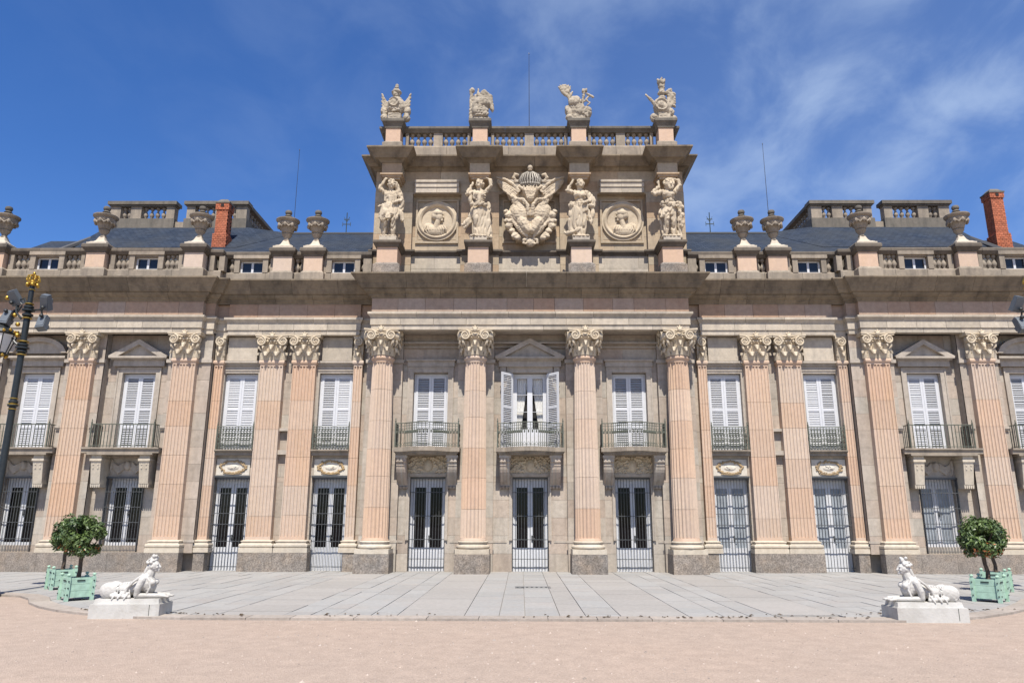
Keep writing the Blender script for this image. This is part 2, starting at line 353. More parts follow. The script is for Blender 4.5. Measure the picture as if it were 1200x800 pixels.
def ob(name, src, mat, parent=None, label=None, loc=None, smooth=0, kind=None, rz=0, uvf=None):
    if isinstance(src, MB) and parent and not kind and len(src.f) < 6000:
        ps = pieces(src)
        for p in ps[1:]: ob(name, p, mat, parent, label, loc, smooth, 'whole', rz, uvf)
        src = ps[0]
    if kind == 'whole': kind = None
    me = src.mesh(name, smooth, uvf) if isinstance(src, MB) else src
    if mat is not None and not me.materials: me.materials.append(M[mat])
    o = bpy.data.objects.new(name, me); COL.objects.link(o)
    if parent: o.parent = parent
    if loc: o.location = loc
    if rz: o.rotation_euler = (0,0,rz)
    if label: o['label'] = label
    if kind: o['kind'] = kind
    return o
def solo(name, src, mat, label, cat, loc, group=None, **k):
    o = ob(name, src, mat, None, label, loc, **k); o['category'] = cat
    if group: o['group'] = group
    return o
def tone(): return rnd.random()
def empty_part(name, parent, label=None):
    o = bpy.data.objects.new(name, None); COL.objects.link(o); o.parent = parent
    if label: o['label'] = label
    return o
def miters(path, closed=False):
    out = []
    n = len(path)
    for i in range(n):
        ds = []
        if i > 0: ds.append((Vector(path[i])-Vector(path[i-1])).normalized())
        if i < n-1: ds.append((Vector(path[i+1])-Vector(path[i])).normalized())
        ns = [Vector((d.y,-d.x)) for d in ds]
        m = ns[0] if len(ns) == 1 else (ns[0]+ns[1])/(1+ns[0].dot(ns[1]))
        out.append(m)
    return out
def sweep(mb, path, prof, tone_=.5):
    """closed profile (outwards, z) swept along a plan path; outward is to the right of travel"""
    ms = miters(path)
    rings = [[(p[0]+m.x*o, p[1]+m.y*o, z) for o, z in prof] for p, m in zip(path, ms)]
    mb.loft([r[::-1] for r in rings], tone_)
def sweep_blocks(path, prof, length, name, mat, parent, gap=.0045, jitter=.25, minlen=.3):
    """the same moulding cut in single stones"""
    ms = miters(path); stones = []
    for i in range(len(path)-1):
        a, b = Vector(path[i]), Vector(path[i+1]); d = b-a; Ln = d.length
        if Ln < 1e-4: continue
        d = d/Ln; nrm = Vector((d.y,-d.x))
        k = max(1, round(Ln/length)); cuts = [0]
        for j in range(1, k): cuts.append((j+rnd.uniform(-jitter,jitter)*.6)*Ln/k)
        cuts.append(Ln)
        for j in range(k):
            mb = MB(); rings = []
            for e, s0 in ((0, cuts[j]), (1, cuts[j+1])):
                ring = []
                for o, z in prof:
                    if j+e == 0: p = a+ms[i]*o
                    elif j+e == k: p = b+ms[i+1]*o
                    else: p = a+d*(s0+(gap if e == 0 else -gap))+nrm*o
                    ring.append((p.x, p.y, z))
                rings.append(ring[::-1])
            mb.loft(rings, tone())
            stones.append(ob(name, mb, mat, parent))
    return stones

# ================================================================== SETTING: ground
gb = MB(); gb.slab([(-400,-400),(400,-400),(400,400),(-400,400)], -.4, -.035)
g = ob('gravel_ground', gb, 'gravel'); g['kind'] = 'structure'
edge = [(-34,-7.15),(-12.2,-7.15),(-11.4,-7.45),(-10.85,-8.0),(-10.35,-8.75),(-9.65,-9.5),(-8.9,-10.1),(-8.0,-10.6),(-7.0,-10.98),(-6.2,-11.1),
        (6.2,-11.2),(7.0,-11.05),(7.9,-10.62),(8.8,-10.0),(9.5,-9.4),(10.2,-8.65),(10.8,-7.9),(11.4,-7.4),(12.2,-7.15),(34,-7.15)]
court = bpy.data.objects.new('forecourt', None); COL.objects.link(court); court['kind'] = 'structure'
jb = MB(); jb.slab(edge+[(34,1.5),(-34,1.5)], -.2, -.02); ob('joint_bed', jb, 'joint', court)
def inside(x, y):
    poly = edge+[(34,1.5),(-34,1.5)]; c = False; j = len(poly)-1
    for i in range(len(poly)):
        if (poly[i][1] > y) != (poly[j][1] > y) and x < (poly[j][0]-poly[i][0])*(y-poly[i][1])/(poly[j][1]-poly[i][1])+poly[i][0]: c = not c
        j = i
    return c
sweep_blocks(edge, [(.02,-.3),(.02,.006),(-.36,.010),(-.36,-.3)], 1.05, 'kerb_stone', 'kerb', court, gap=.006)
RIM = [(px-m_.x*.372, py-m_.y*.372) for (px, py), m_ in zip(edge, miters(edge))]
def rim_y(x):
    for (x0,y0),(x1,y1) in zip(RIM, RIM[1:]):
        if x0 <= x <= x1: return y0+(y1-y0)*(x-x0)/(x1-x0) if x1 > x0 else max(y0,y1)
    return -7
def clip_slab(x0, x1, y0, y1):
    """a slab cut to the rounded rim of the forecourt"""
    xs = sorted({x0, x1}|{p[0] for p in RIM if x0 < p[0] < x1}); low = [(x, max(y0, rim_y(x))) for x in xs]
    if min(p[1] for p in low) > y1-.05: return None
    return [(x, min(y, y1-.02)) for x, y in low]+[(x1,y1),(x0,y1)]
strips = []; x = -33
while x < 33:
    nx_ = min(((abs(x-c), c) for c in (-5.03-.6,-1.86-.6,1.86-.6,5.03-.6)))
    wd = 1.2 if nx_[0] < .26 else rnd.choice((.46,.50,.48,.62)); strips.append((x, x+wd)); x += wd
stuff_g, stuff_w = MB(), MB(); cnt = 0
for (xa, xb) in strips:
    xc = (xa+xb)/2; warm = (xb-xa) > 1 or rnd.random() < .06
    y = -11.4+rnd.random()
    while y < 1.0:
        ln = rnd.uniform(.7,1.3); y2 = y+ln
        near = y < -6.6 and abs(xc) < 8.2
        zt = rnd.uniform(-.003,.004); tn = tone()
        pts = clip_slab(xa+.007, xb-.007, y+.006, min(y2-.006, 1.2))
        if pts:
            if near and cnt < 290:
                mb = MB(); mb.slab(pts, -.15, zt, tn); ob('paving_slab', mb, 'paving_warm' if warm else 'paving', court); cnt += 1
            else: (stuff_w if warm else stuff_g).slab(pts, -.15, zt, tn)
        y = y2
o = ob('far_paving_slabs', stuff_g, 'paving', court); o['kind'] = 'stuff'
o = ob('far_rosy_paving_slabs', stuff_w, 'paving_warm', court); o['kind'] = 'stuff'
dr = MB()
for i in range(7): dr.box(-.42+i*.12, -.42+i*.12+.05, -5.2, -4.95, -.1, .008)
dr.box(-.46,.44,-5.25,-5.2,-.1,.01); dr.box(-.46,.44,-4.95,-4.9,-.1,.01)
ob('drain_grate', dr, 'iron', court)
# dry leaves blown along the kerb
lt = MB(); lr = random.Random(5)
for i in range(150):
    t_ = lr.random(); seg = lr.choice([(9.0,-9.7,4,-11.05),(4,-11.05,-4,-11.0),(1,-11.08,6,-11.1),(-8.5,-10.2,-5,-11.0)])
    px = seg[0]+(seg[2]-seg[0])*t_+lr.gauss(0,.12); py = seg[1]+(seg[3]-seg[1])*t_+abs(lr.gauss(0,.18)); a = lr.random()*6.28; sz = lr.uniform(.02,.05)
    zz = .014 if inside(px,py) else -.02
    c, s_ = math.cos(a)*sz, math.sin(a)*sz
    lt.add([(px-c,py-s_,zz),(px+s_*.5,py-c*.5,zz+.02),(px+c,py+s_,zz+.006),(px-s_*.5,py+c*.5,zz+.022)], [(0,1,2),(0,2,3)], lr.random())
o = ob('leaf_litter', lt, 'litter'); o['kind'] = 'stuff'

pb = MB(); pr_ = random.Random(17)
for i in range(2600):
    d_ = 3.2+12*pr_.random()**1.4; a = pr_.uniform(-.62,.62); px = -.32+d_*math.tan(a); py = -24.5+d_
    if inside(px, py-.2): continue
    z_ = pr_.uniform(.006,.018)*(1 if pr_.random() < .96 else 1.8); t0 = pr_.random()
    vs = [(px+z_*1.3*math.cos(k*1.257+t0*6), py+z_*1.1*math.sin(k*1.257+t0*6), -.04) for k in range(5)]
    k0 = len(pb.v); pb.v += vs+[(px+z_*.2, py, -.035+z_*.9)]
    for k in range(5): pb.face((k0+k, k0+(k+1)%5, k0+5), t0)
M['pebble'] = stone('pebble', (.42,.34,.28), (.36,.31,.27), rndv=.35)
o = ob('loose_pebbles', pb, 'pebble'); o['kind'] = 'stuff'
# ================================================================== THE PALACE
palace = thing('palace', 'long beige and pink stone palace front with giant columns, balconies and a sculpted attic', 'palace')
ZP, ZB, ZS, ZC, ZA = .60, 1.0, 6.83, 7.05, 7.94      # plinth top, base top, shaft top, capital foot, architrave foot
COLX = (-5.03,-1.858,1.858,5.03)

# ---- walls in single ashlar stones
def subtract(ivs, a, b):
    r = []
    for x0, x1 in ivs:
        if b <= x0 or a >= x1: r.append((x0,x1)); continue
        if a > x0: r.append((x0,a))
        if b < x1: r.append((b,x1))
    return r
def ashlar(parent, x0, x1, y, z0, z1, holes=(), course=.575, depth=.40, length=.9, mat='wall', backing=None):
    zs = {z0, z1}; z = z0
    while z < z1-.2: zs.add(round(z,3)); z += course
    for h in holes:
        zs.add(h[2]); zs.add(h[3])
    zs = sorted(zz for zz in zs if z0 <= zz <= z1)
    keep = [zs[0]]
    hz = {v for h in holes for v in h[2:4]} | {z0, z1}
    for zz in zs[1:]:
        if zz-keep[-1] < .14:
            if zz in hz and keep[-1] not in hz: keep[-1] = zz; continue
            if zz not in hz: continue
        keep.append(zz)
    for i in range(len(keep)-1):
        a, b = keep[i], keep[i+1]; iv = [(x0,x1)]
        for h in holes:
            if h[2] < b-.01 and h[3] > a+.01: iv = subtract(iv, h[0], h[1])
        for (p, q) in iv:
            if q-p < .02: continue
            backing.box(p, q, y+.012, y+depth, a, b)
            n = max(1, round((q-p)/length)); cuts = [p]+[p+(q-p)*(k+rnd.uniform(-.15,.15)+(.18 if i % 2 else -.18))/n for k in range(1,n)]+[q]
            for k in range(n):
                g0 = .0035 if k else 0; g1 = .0035 if k < n-1 else 0
                mb = MB(); mb.box(cuts[k]+g0, cuts[k+1]-g1, y-.003+rnd.uniform(-.002,.002), y+.05, a+.0035, b-.0035, tone()); ob('stone', mb, mat, parent)
WALL_Z1 = 8.0
YC, YR, YW = .60, .78, .72        # wall planes: centre, recess, wings
YSC, YSW = .40, .37               # planes of the strips behind columns / pilasters
wall_parts = {}
def wall(label):
    o = empty_part('wall', palace, label); bk = MB(); return o, bk
W_C, B_C = wall('central wall behind the columns'); 
W_RL, B_RL = wall('recessed wall left of the centre'); W_RR, B_RR = wall('recessed wall right of the centre')
W_WL, B_WL = wall('left wing wall'); W_WR, B_WR = wall('right wing wall')
CX = (-3.444, 0, 3.444); RX = (6.78, 10.12); WX = (13.70, 17.26); PX = (11.92, 15.48, 19.04)
# centre: strips behind the columns, bays between
for c in COLX:
    h = .62
    ashlar(W_C, c-h, c+h, YSC, 0, WALL_Z1, backing=B_C, length=1.3)
for c in CX:
    hw = 1.586-.62
    if c == 0: hw = 1.858-.62
    ashlar(W_C, c-hw, c+hw, YC, 0, WALL_Z1, [(c-.612,c+.612,0,3.07),(c-.612,c+.612,3.90,6.652)], backing=B_C)
for sgn, Wp, Bk in ((-1,W_RL,B_RL),(1,W_RR,B_RR)):
    xa, xb = sorted((sgn*5.65, sgn*11.12))
    ashlar(Wp, xa, xb, YR, 0, WALL_Z1, [(sgn*c-.612, sgn*c+.612, 0, 3.05) for c in RX]+[(sgn*c-.597, sgn*c+.597, 3.93, 6.652) for c in RX], backing=Bk)
for sgn, Wp, Bk in ((-1,W_WL,B_WL),(1,W_WR,B_WR)):
    xa, xb = sorted((sgn*11.12, sgn*20.4))
    ashlar(Wp, xa, xb, YW, 0, WALL_Z1, [(sgn*c-.632, sgn*c+.632, .80, 3.05) for c in WX]+[(sgn*c-.597, sgn*c+.597, 3.93, 6.652) for c in WX], backing=Bk)
    for p in PX:
        if p == 11.92: a, b = sorted((sgn*11.08, sgn*12.56))
        else: a, b = sorted((sgn*(p-.66), sgn*(p+.66)))
        ashlar(Wp, a, b, YSW, ZP-.02, WALL_Z1, backing=Bk, length=1.6, depth=.34)
for Wp, Bk in ((W_C,B_C),(W_RL,B_RL),(W_RR,B_RR),(W_WL,B_WL),(W_WR,B_WR)):
    ob('mortar_backing', Bk, 'mortar', Wp)
# masonry core behind (keeps light out of the rooms)
core = MB(); core.box(-20.4,20.4,1.9,9,0,9.9); ob('inner_core', core, 'interior', palace)
sd = MB(); sd.box(-20.6,-20.4,.3,9,0,10.2); sd.box(20.4,20.6,.3,9,0,10.2); ob('end_wall', sd, 'wall', palace)

# ---- granite plinths
def plinth(x0, x1, y0, y1, nm='plinth_block'):
    n = max(1, round((x1-x0)/1.15))
    for k in range(n):
        mb = MB(); a = x0+(x1-x0)*k/n; b = x0+(x1-x0)*(k+1)/n
        mb.box(a+(.003 if k else 0), b-(.003 if k < n-1 else 0), y0, y1, -.1, ZP-rnd.uniform(0,.006), tone()); ob(nm, mb, 'granite', palace)
for c in COLX: plinth(c-.56, c+.56, -.52, .399)
for s in (-1,1):
    plinth(*sorted((s*7.30, s*9.58)), .36, .779)
    plinth(*sorted((s*11.36, s*20.5)), .0, .365)
    plinth(*sorted((s*5.66, s*6.16)), .44, .779)
    plinth(*sorted((s*10.70, s*11.06)), .44, .779)
    plinth(*sorted((s*12.58, s*20.5)), .368, .715)

# ---- bases, drums and capitals
def base_prof(h): return [(0,0),(h*.0+.14,0),(.14,.14),(.10,.15),(.135,.19),(.14,.235),(.125,.275),(.08,.285),(.065,.31),(.07,.33),(.095,.345),(.095,.37),(.05,.385),(.0,.40)]
def pil_section(xc, yf, hw, depth, flutes, fd):
    pts = [(xc-hw, yf+depth), (xc-hw, yf)]
    fw = 2*hw/(flutes*1.32+.32); gap = fw*.32; x = xc-hw+gap
    for k in range(flutes):
        for j in range(6):
            a = math.pi*j/5
            pts.append((x+fw*(1-math.cos(a))/2, yf+fd*math.sin(a)))
        x += fw+gap
    pts += [(xc+hw, yf), (xc+hw, yf+depth)]
    return pts
def pilaster(xc, yf, yb, flutes=7, hwb=.425, hwt=.395, joints=(1.75,2.75,3.7,4.68,5.6), half=0):
    p = empty_part('pilaster', palace)
    zs = [ZB]+[j+rnd.uniform(-.05,.05) for j in joints]+[6.84]
    hw = lambda z: hwb+(hwt-hwb)*(z-ZB)/(ZS-ZB)
    dep = yb-yf
    for i in range(len(zs)-1):
        a, b = zs[i]+(.004 if i else .10), zs[i+1]-.004; mb = MB()
        mb.loft([[(x,y,z) for x,y in pil_section(xc, yf, hw(z), dep, flutes, .046)] for z in (a,b)], tone()); ob('drum', mb, 'pink', p)
    mb = MB(); t0 = tone()
    mb.box(xc-hwb, xc+hwb, yf, yb, ZB, ZB+.10, t0); mb.box(xc-hwt, xc+hwt, yf+.004, yb, 6.843, 6.93, t0)
    sweep(mb, [(xc-hwt,yb),(xc-hwt,yf),(xc+hwt,yf),(xc+hwt,yb)], [(-.1,6.90),(.0,6.90),(.02,6.92),(.04,6.95),(.045,7.0),(.03,7.05),(-.1,7.05)], t0)
    ob('shaft_collar', mb, 'pink', p)
    mb = MB(); pth = [(xc-hwb,yb),(xc-hwb,yf),(xc+hwb,yf),(xc+hwb,yb)]
    sweep(mb, pth, [(-.15,ZP+.0)]+[(o,ZP+z) for o,z in base_prof(0)[1:]]+[(-.15,ZB)], tone()); ob('pilaster_base', mb, 'base', p)
    return p
def col_ring(xc, yc, r, z, n=22, fd=.046):
    pts = []
    for k in range(n):
        for j in range(6):
            t_ = j/6; a = 2*math.pi*(k+t_)/n
            d = 0 if j == 0 else fd*math.sin(math.pi*(t_-.0)/1.0)
            if j == 0 or t_ > .84: d = 0 if j == 0 else d*.6
            rr = r-d; pts.append((xc+rr*math.cos(a), yc+rr*math.sin(a), z))
    return pts
def column(xc):
    p = empty_part('column', palace)
    zs = [ZB]+[j+rnd.uniform(-.06,.06) for j in (2.0,2.98,3.95,4.9,5.85)]+[6.82]
    rad = lambda z: .415-.07*((z-ZB)/(ZS-ZB))**1.6
    for i in range(len(zs)-1):
        a, b = zs[i]+(.004 if i else .09), zs[i+1]-.004; mb = MB()
        mb.loft([col_ring(xc, 0, rad(a+(b-a)*k/2), a+(b-a)*k/2) for k in range(3)], tone()); ob('drum', mb, 'pink', p)
    mb = MB(); t0 = tone(); mb.lathe([(.44,ZB-.002),(.44,ZB+.03),(.418,ZB+.06),(.413,ZB+.093)], xc, 0, 0, 48, t0)
    mb.lathe([(.344,6.817),(.345,6.88),(.36,6.91),(.385,6.93),(.40,6.965),(.395,7.0),(.37,7.02),(.36,7.05)], xc, 0, 0, 48, t0); ob('shaft_collar', mb, 'pink', p, smooth=50)
    mb = MB(); t0 = tone(); mb.box(xc-.54, xc+.54, -.51, .5, ZP, ZP+.15, t0)
    mb.lathe([(.44+.06,.15),(.53,.17),(.545,.20),(.535,.25),(.50,.27),(.465,.28),(.45,.31),(.455,.335),(.485,.345),(.49,.37),(.47,.39),(.44,.398)], xc, 0, ZP, 48, t0); ob('column_base', mb, 'base', p, smooth=50)
    return p

def spiral(mb, cx, cz, y, r, sgn, thick=.10):
    # rolled scroll: a disc with a raised spiral band and an eye
    n = 20
    mb.loft([[(cx+r*.86*math.cos(2*math.pi*i/n), yy, cz+r*.86*math.sin(2*math.pi*i/n)) for i in range(n)] for yy in (y+thick, y+.012)], .5)
    pts = []; rad = []
    for i in range(34):
        t_ = i/33; a = math.pi*.55+t_*2*math.pi*1.9; q = r*(1-.80*t_)
        pts.append((cx+sgn*q*math.cos(a), y, cz+q*math.sin(a))); rad.append(.034*(1-.55*t_))
    mb.tube(pts, rad, 6)
    mb.ell((cx,y,cz), r*.17, n=8, m=5)
def leaf(mb, x, y, z, nx, ny, wdt, h, curl=.12, tilt=.05):
    """acanthus leaf growing up from (x,y,z), outward direction (nx,ny), tip rolled over"""
    tx, ty = -ny, nx; rows = []; nr = 9
    for i in range(nr+1):
        t_ = i/nr
        if t_ < .72: o_ = tilt*t_/.72; zz = h*t_/.72*.92
        else:
            a = (t_-.72)/.28*math.pi*1.05; o_ = tilt+curl*(1-math.cos(a))/2; zz = h*.92+curl*.62*math.sin(a)*(1 if a < math.pi/2 else .75)-(curl*.5*(1-math.sin(a)) if a > math.pi/2 else 0)
        ww = wdt/2*(1-.12*t_)*(.84+.2*abs(math.sin(t_*math.pi*3.5)))*(1 if t_ < .66 else math.sqrt(max(.04, 1-((t_-.66)/.34)**2*.97)))
        rows.append((o_, zz, ww))
    def lay(off):
        rs = []
        for (o_, zz, ww) in rows:
            r = []
            for k in (-1,-.55,0,.55,1):
                bulge = .028*(1-abs(k))+(.018 if abs(k) == .55 else 0)
                q = o_+bulge+off
                r.append((x+nx*q+tx*ww*k, y+ny*q+ty*ww*k, z+zz))
            rs.append(r)
        return rs
    A, B = lay(.012), lay(-.022); k = len(mb.v); n = 5
    for r in A+B: mb.v += r
    off = len(A)*n
    for j in range(nr):
        for i in range(n-1):
            mb.face((k+j*n+i, k+j*n+i+1, k+(j+1)*n+i+1, k+(j+1)*n+i)); mb.face((k+off+j*n+i+1, k+off+j*n+i, k+off+(j+1)*n+i, k+off+(j+1)*n+i+1))
        for i in (0, n-1): mb.face((k+j*n+i, k+(j+1)*n+i, k+off+(j+1)*n+i, k+off+j*n+i))
    for i in range(n-1):
        mb.face((k+nr*n+i, k+nr*n+i+1, k+off+nr*n+i+1, k+off+nr*n+i))
def cap_front(mb, hw, yf, flat=True):
    """front of a composite capital; yf = plane of the bell, z 0..0.89"""
    for sx_ in (-1,1):
        spiral(mb, sx_*(hw+.0), .655, yf-.17, .165, sx_, .16)
        # scroll stem running in to the middle
        mb.tube([(sx_*(hw-.02), yf-.15, .80),(sx_*hw*.55, yf-.12, .775),(sx_*.1, yf-.09, .74)], [.04,.034,.02], 6)
        for k in range(3): mb.ell((sx_*(.06+.12*k)-.0, yf-.095, .665), (.045,.05,.055), n=8, m=6)
        # hanging leaf under the scroll
        mb.tube([(sx_*(hw+.08), yf-.1, .50),(sx_*(hw+.06), yf-.12, .40),(sx_*(hw-.02), yf-.05, .30)], [.05,.04,.015], 6)
    mb.box(-hw, hw, yf-.055, yf+.02, .585, .62)
    mb.ell((0,yf-.20,.83), (.085,.07,.085), n=8, m=6)
    for a in (-50,50,0,180):
        mb.ell((.075*math.sin(R(a)), yf-.2, .85+.075*math.cos(R(a))), (.035,.04,.055), (0,a,0), 7, 5)
def build_pil_cap():
    mb = MB(); hw = .385
    mb.frustum(0, .12, 0, .60, hw, .12, hw+.02, .14); mb.box(-hw-.02,hw+.02,-.03,.26,.60,.78)
    n = 9
    f = [(-.56+1.12*i/n, -.21+.13*math.sin(math.pi*i/n)) for i in range(n+1)]
    for (z0,z1,g_) in ((.78,.835,0),(.835,.89,.025)):
        mb.slab([(x*(1+g_/.56), y-g_) for x,y in f]+[(.56,.26),(-.56,.26)], z0, z1)
    cap_front(mb, hw, 0)
    for x in (-.185,.185): leaf(mb, x, -.0, .0, 0, -1, .37, .24, .15, .05)
    for x in (-.40,.40): leaf(mb, x, .04, .0, .8*(1 if x > 0 else -1), -.6, .2, .25, .09, .03)
    leaf(mb, 0, -.0, .16, 0, -1, .30, .32, .17, .07)
    for x in (-.31,.31): leaf(mb, x, -.0, .26, 0, -1, .20, .22, .10, .05)
    return mb.mesh('capital', 40)
def build_col_cap():
    mb = MB()
    mb.lathe([(.355,0),(.35,.1),(.355,.3),(.39,.5),(.44,.58),(.47,.62),(.46,.70),(.40,.79)], 0,0,0,28)
    for k in range(8):
        a = 2*math.pi*k/8+R(22.5); leaf(mb, .345*math.cos(a), .345*math.sin(a), 0, math.cos(a), math.sin(a), .27, .23, .14, .05)
        a = 2*math.pi*k/8; leaf(mb, .345*math.cos(a), .345*math.sin(a), .13, math.cos(a), math.sin(a), .25, .31, .15, .08)
    base = len(mb.v); tmp = MB(); cap_front(tmp, .335, -.40)
    for q in range(4):
        mt = Matrix.Rotation(math.pi/2*q, 3, 'Z'); mb.add([mt@Vector(v) for v in tmp.v], tmp.f)
    n = 8; pts = []
    for q in range(4):
        mt = Matrix.Rotation(math.pi/2*q, 2)
        for i in range(n):
            t_ = i/n; v = Vector((-.55+1.10*t_, -.58+.16*math.sin(math.pi*t_))); pts.append(mt@v)
    mb.slab([tuple(p) for p in pts], .78, .83); mb.slab([tuple(p*1.05) for p in pts], .83, .89)
    return mb.mesh('capital', 40)
pil_cap, col_cap = build_pil_cap(), build_col_cap()
for c in COLX:
    p = column(c); ob('capital', col_cap, 'capital', p, loc=(c,0,ZC))
for s in (-1,1):
    for c in PX:
        p = pilaster(s*c, .15, YSW+.01); ob('capital', pil_cap, 'capital', p, loc=(s*c,.15,ZC))
    for c in (7.87,9.01):
        p = pilaster(s*c, .50, YR+.01, hwb=.42, hwt=.40); ob('capital', pil_cap, 'capital', p, loc=(s*c,.50,ZC))
    for c in (6.0,10.88):
        p = pilaster(s*c, .55, YR+.01, flutes=3, hwb=.16, hwt=.15)
        mb = MB(); mb.frustum(0,.1,0,.60,.15,.1,.16,.12); mb.box(-.19,.19,-.06,.22,.78,.889); mb.box(-.16,.16,-.03,.2,.60,.78)
        sd_ = s*(1 if c > 8 else -1)
        spiral(mb, -.02*sd_, .655, -.12, .16, -sd_, .14); leaf(mb, 0,0,0,0,-1,.26,.23,.12,.05); leaf(mb,-.05*sd_,0,.15,0,-1,.26,.3,.13,.06)
        ob('capital', mb, 'capital', p, loc=(s*c,.55,ZC), smooth=40)

# ---- entablature, stone by stone
half_fr = [(20.6,.05),(11.42,.05),(11.42,.25),(11.08,.25),(11.08,.52),(10.62,.52),(10.62,.40),(5.98,.40),(5.98,.52),(5.42,.52),(5.42,-.35)]
half_co = [(20.6,.05),(11.42,.05),(11.42,.25),(11.08,.25),(11.08,.40),(5.42,.40),(5.42,-.35)]
def full(h): return [(-x,y) for x,y in h]+[(x,y) for x,y in reversed(h)]
ent = empty_part('entablature', palace)
PF, PC = full(half_fr), full(half_co)
BK = -.28
sweep_blocks(PF, [(BK,7.942),(0,7.942),(0,8.105),(BK,8.105)], 1.15, 'architrave_stone', 'archi', ent)
sweep_blocks(PF, [(BK,8.108),(.035,8.108),(.035,8.355),(BK,8.355)], 1.05, 'architrave_stone', 'archi', ent)
sweep_blocks(PF, [(BK,8.358),(.04,8.358),(.06,8.40),(.10,8.45),(.125,8.47),(.125,8.545),(BK,8.565)], 1.5, 'architrave_stone', 'archi', ent)
sweep_blocks(PF, [(BK,8.566),(.01,8.566),(.01,9.045),(BK,9.045)], .92, 'frieze_stone', 'frieze', ent)
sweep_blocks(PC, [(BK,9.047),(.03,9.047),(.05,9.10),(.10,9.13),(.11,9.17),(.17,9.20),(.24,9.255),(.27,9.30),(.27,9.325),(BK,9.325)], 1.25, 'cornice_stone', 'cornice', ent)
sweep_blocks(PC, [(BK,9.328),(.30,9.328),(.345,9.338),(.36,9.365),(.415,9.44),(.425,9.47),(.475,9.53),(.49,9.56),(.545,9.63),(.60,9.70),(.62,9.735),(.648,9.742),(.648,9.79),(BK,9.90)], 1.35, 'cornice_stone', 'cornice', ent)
# soffit of the portico and a plain inner architrave against the wall
sf = MB(); sf.box(-5.4,5.4,-.06,.62,7.965,8.3); ob('portico_soffit', sf, 'wall', ent)
ia = MB(); ia.box(-5.4,5.4,.30,.62,7.62,7.66); 
for c in CX:
    hw = .96 if c else 1.236
    ia.box(c-hw, c+hw, .50, .62, 7.50, 7.55); ia.box(c-hw,c+hw,.54,.61,7.55,7.964)
ob('wall_string', ia, 'wall', ent)
# impost string on the strips, level with the capital feet
im = MB()
for c in COLX: im.box(c-.66, c+.66, .34, .45, 6.93, 7.05)
for s in (-1,1):
    for c in PX:
        a, b = sorted((s*(c-.70 if c > 12 else 11.04), s*(c+.70))); im.box(a, b, .30, .40, 6.93, 7.05)
ob('impost_string', im, 'wall', palace)
# ---- base string along the wing strips and central strips
bs = MB()
for c in COLX: bs.box(c-.65, c+.65, .383, .42, .92, 1.0)
for s in (-1,1):
    for c in PX:
        a, b = sorted((s*(c-.70 if c > 12 else 11.04), s*(c+.70))); bs.box(a, b, .352, .40, .92, 1.0)
    bs.box(*sorted((s*7.3, s*9.58)), .72, .80, .92, .995)
for c in CX:
    for e in (-1,1):
        a, b = sorted((c+e*.78, c+e*(.96 if c else 1.236))); bs.box(a, b, .582, .62, .92, .985)
ob('base_string', bs, 'wall', palace)

# ---- windows
def shutter(xc, hw, z0, z1, y, opn, rail=.54):
    mb = MB(); st = .075
    mb.box(xc-hw, xc-hw+st, y-.045, y, z0, z1); mb.box(xc+hw-st, xc+hw, y-.045, y, z0, z1)
    zr = z0+(z1-z0)*rail; bars = [(z0, z0+.10), (zr-.04, zr+.04), (z1-.085, z1)]
    if z1-z0 > 2.3: bars.append((z0+.72, z0+.80))
    bars.sort()
    for a, b in bars: mb.box(xc-hw+st, xc+hw-st, y-.045, y, a, b)
    back = MB()
    for i in range(len(bars)-1):
        a, b = bars[i][1], bars[i+1][0]; n = max(2, round((b-a)/.062))
        for k in range(n):
            zz = a+(b-a)*(k+.5)/n; lo = opn; h = .026 if lo > .5 else .036; d = .03 if lo > .5 else .012
            jit = rnd.uniform(-.006,.006)
            p = [(xc-hw+st,y-.035-d*.2,zz-h*.8+jit),(xc+hw-st,y-.035-d*.2,zz-h*.8+jit),(xc+hw-st,y-.005+d*.4,zz+h*.8+jit),(xc-hw+st,y-.005+d*.4,zz+h*.8+jit)]
            q = [(x,yy+.006,z+.008) for x,yy,z in p]
            mb.add(p+q, [(0,1,2,3),(7,6,5,4),(0,4,5,1),(1,5,6,2),(2,6,7,3),(3,7,4,0)])
    return mb
def french_window(xc, z0, z1, hw, y, kinds):
    """upper floor window closed by two louvred shutters"""
    w = empty_part('window', palace)
    fr = MB(); fr.box(xc-hw,xc-hw+.055,y-.03,y+.08,z0,z1); fr.box(xc+hw-.055,xc+hw,y-.03,y+.08,z0,z1); fr.box(xc-hw+.055,xc+hw-.055,y-.03,y+.08,z1-.06,z1)
    ob('window_frame', fr, 'white', w)
    for s, k in zip((-1,1), kinds):
        ob('shutter', shutter(xc+s*(hw-.055)/2, (hw-.06)/2, z0+.02, z1-.065, y, k), 'white', w)
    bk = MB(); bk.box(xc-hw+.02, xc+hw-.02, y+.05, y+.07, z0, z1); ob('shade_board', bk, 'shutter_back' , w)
    return w
def surround(xc, z0, z1, hw, y, t_=.19, hood=None, head=True):
    mb = MB()
    sweep(mb, [(xc-hw,0),(xc-hw,0)], [(0,0)]) if False else None
    for e in (-1,1):
        a, b = sorted((xc+e*hw, xc+e*(hw+t_))); mb.box(a, b, y-.05, y+.3, z0, z1+(t_ if head else 0))
        a, b = sorted((xc+e*(hw+t_-.05), xc+e*(hw+t_))); mb.box(a, b, y-.075, y-.05, z0, z1+t_)
    mb.box(xc-hw, xc+hw, y-.048, y+.3, z1, z1+t_); mb.box(xc-hw-t_+.05, xc+hw+t_-.05, y-.073, y-.048, z1+t_-.05, z1+t_)
    return ob('window_surround', mb, 'wall', palace)
BF = 3.97
kinds_c = ((1,1),None,(1,1))
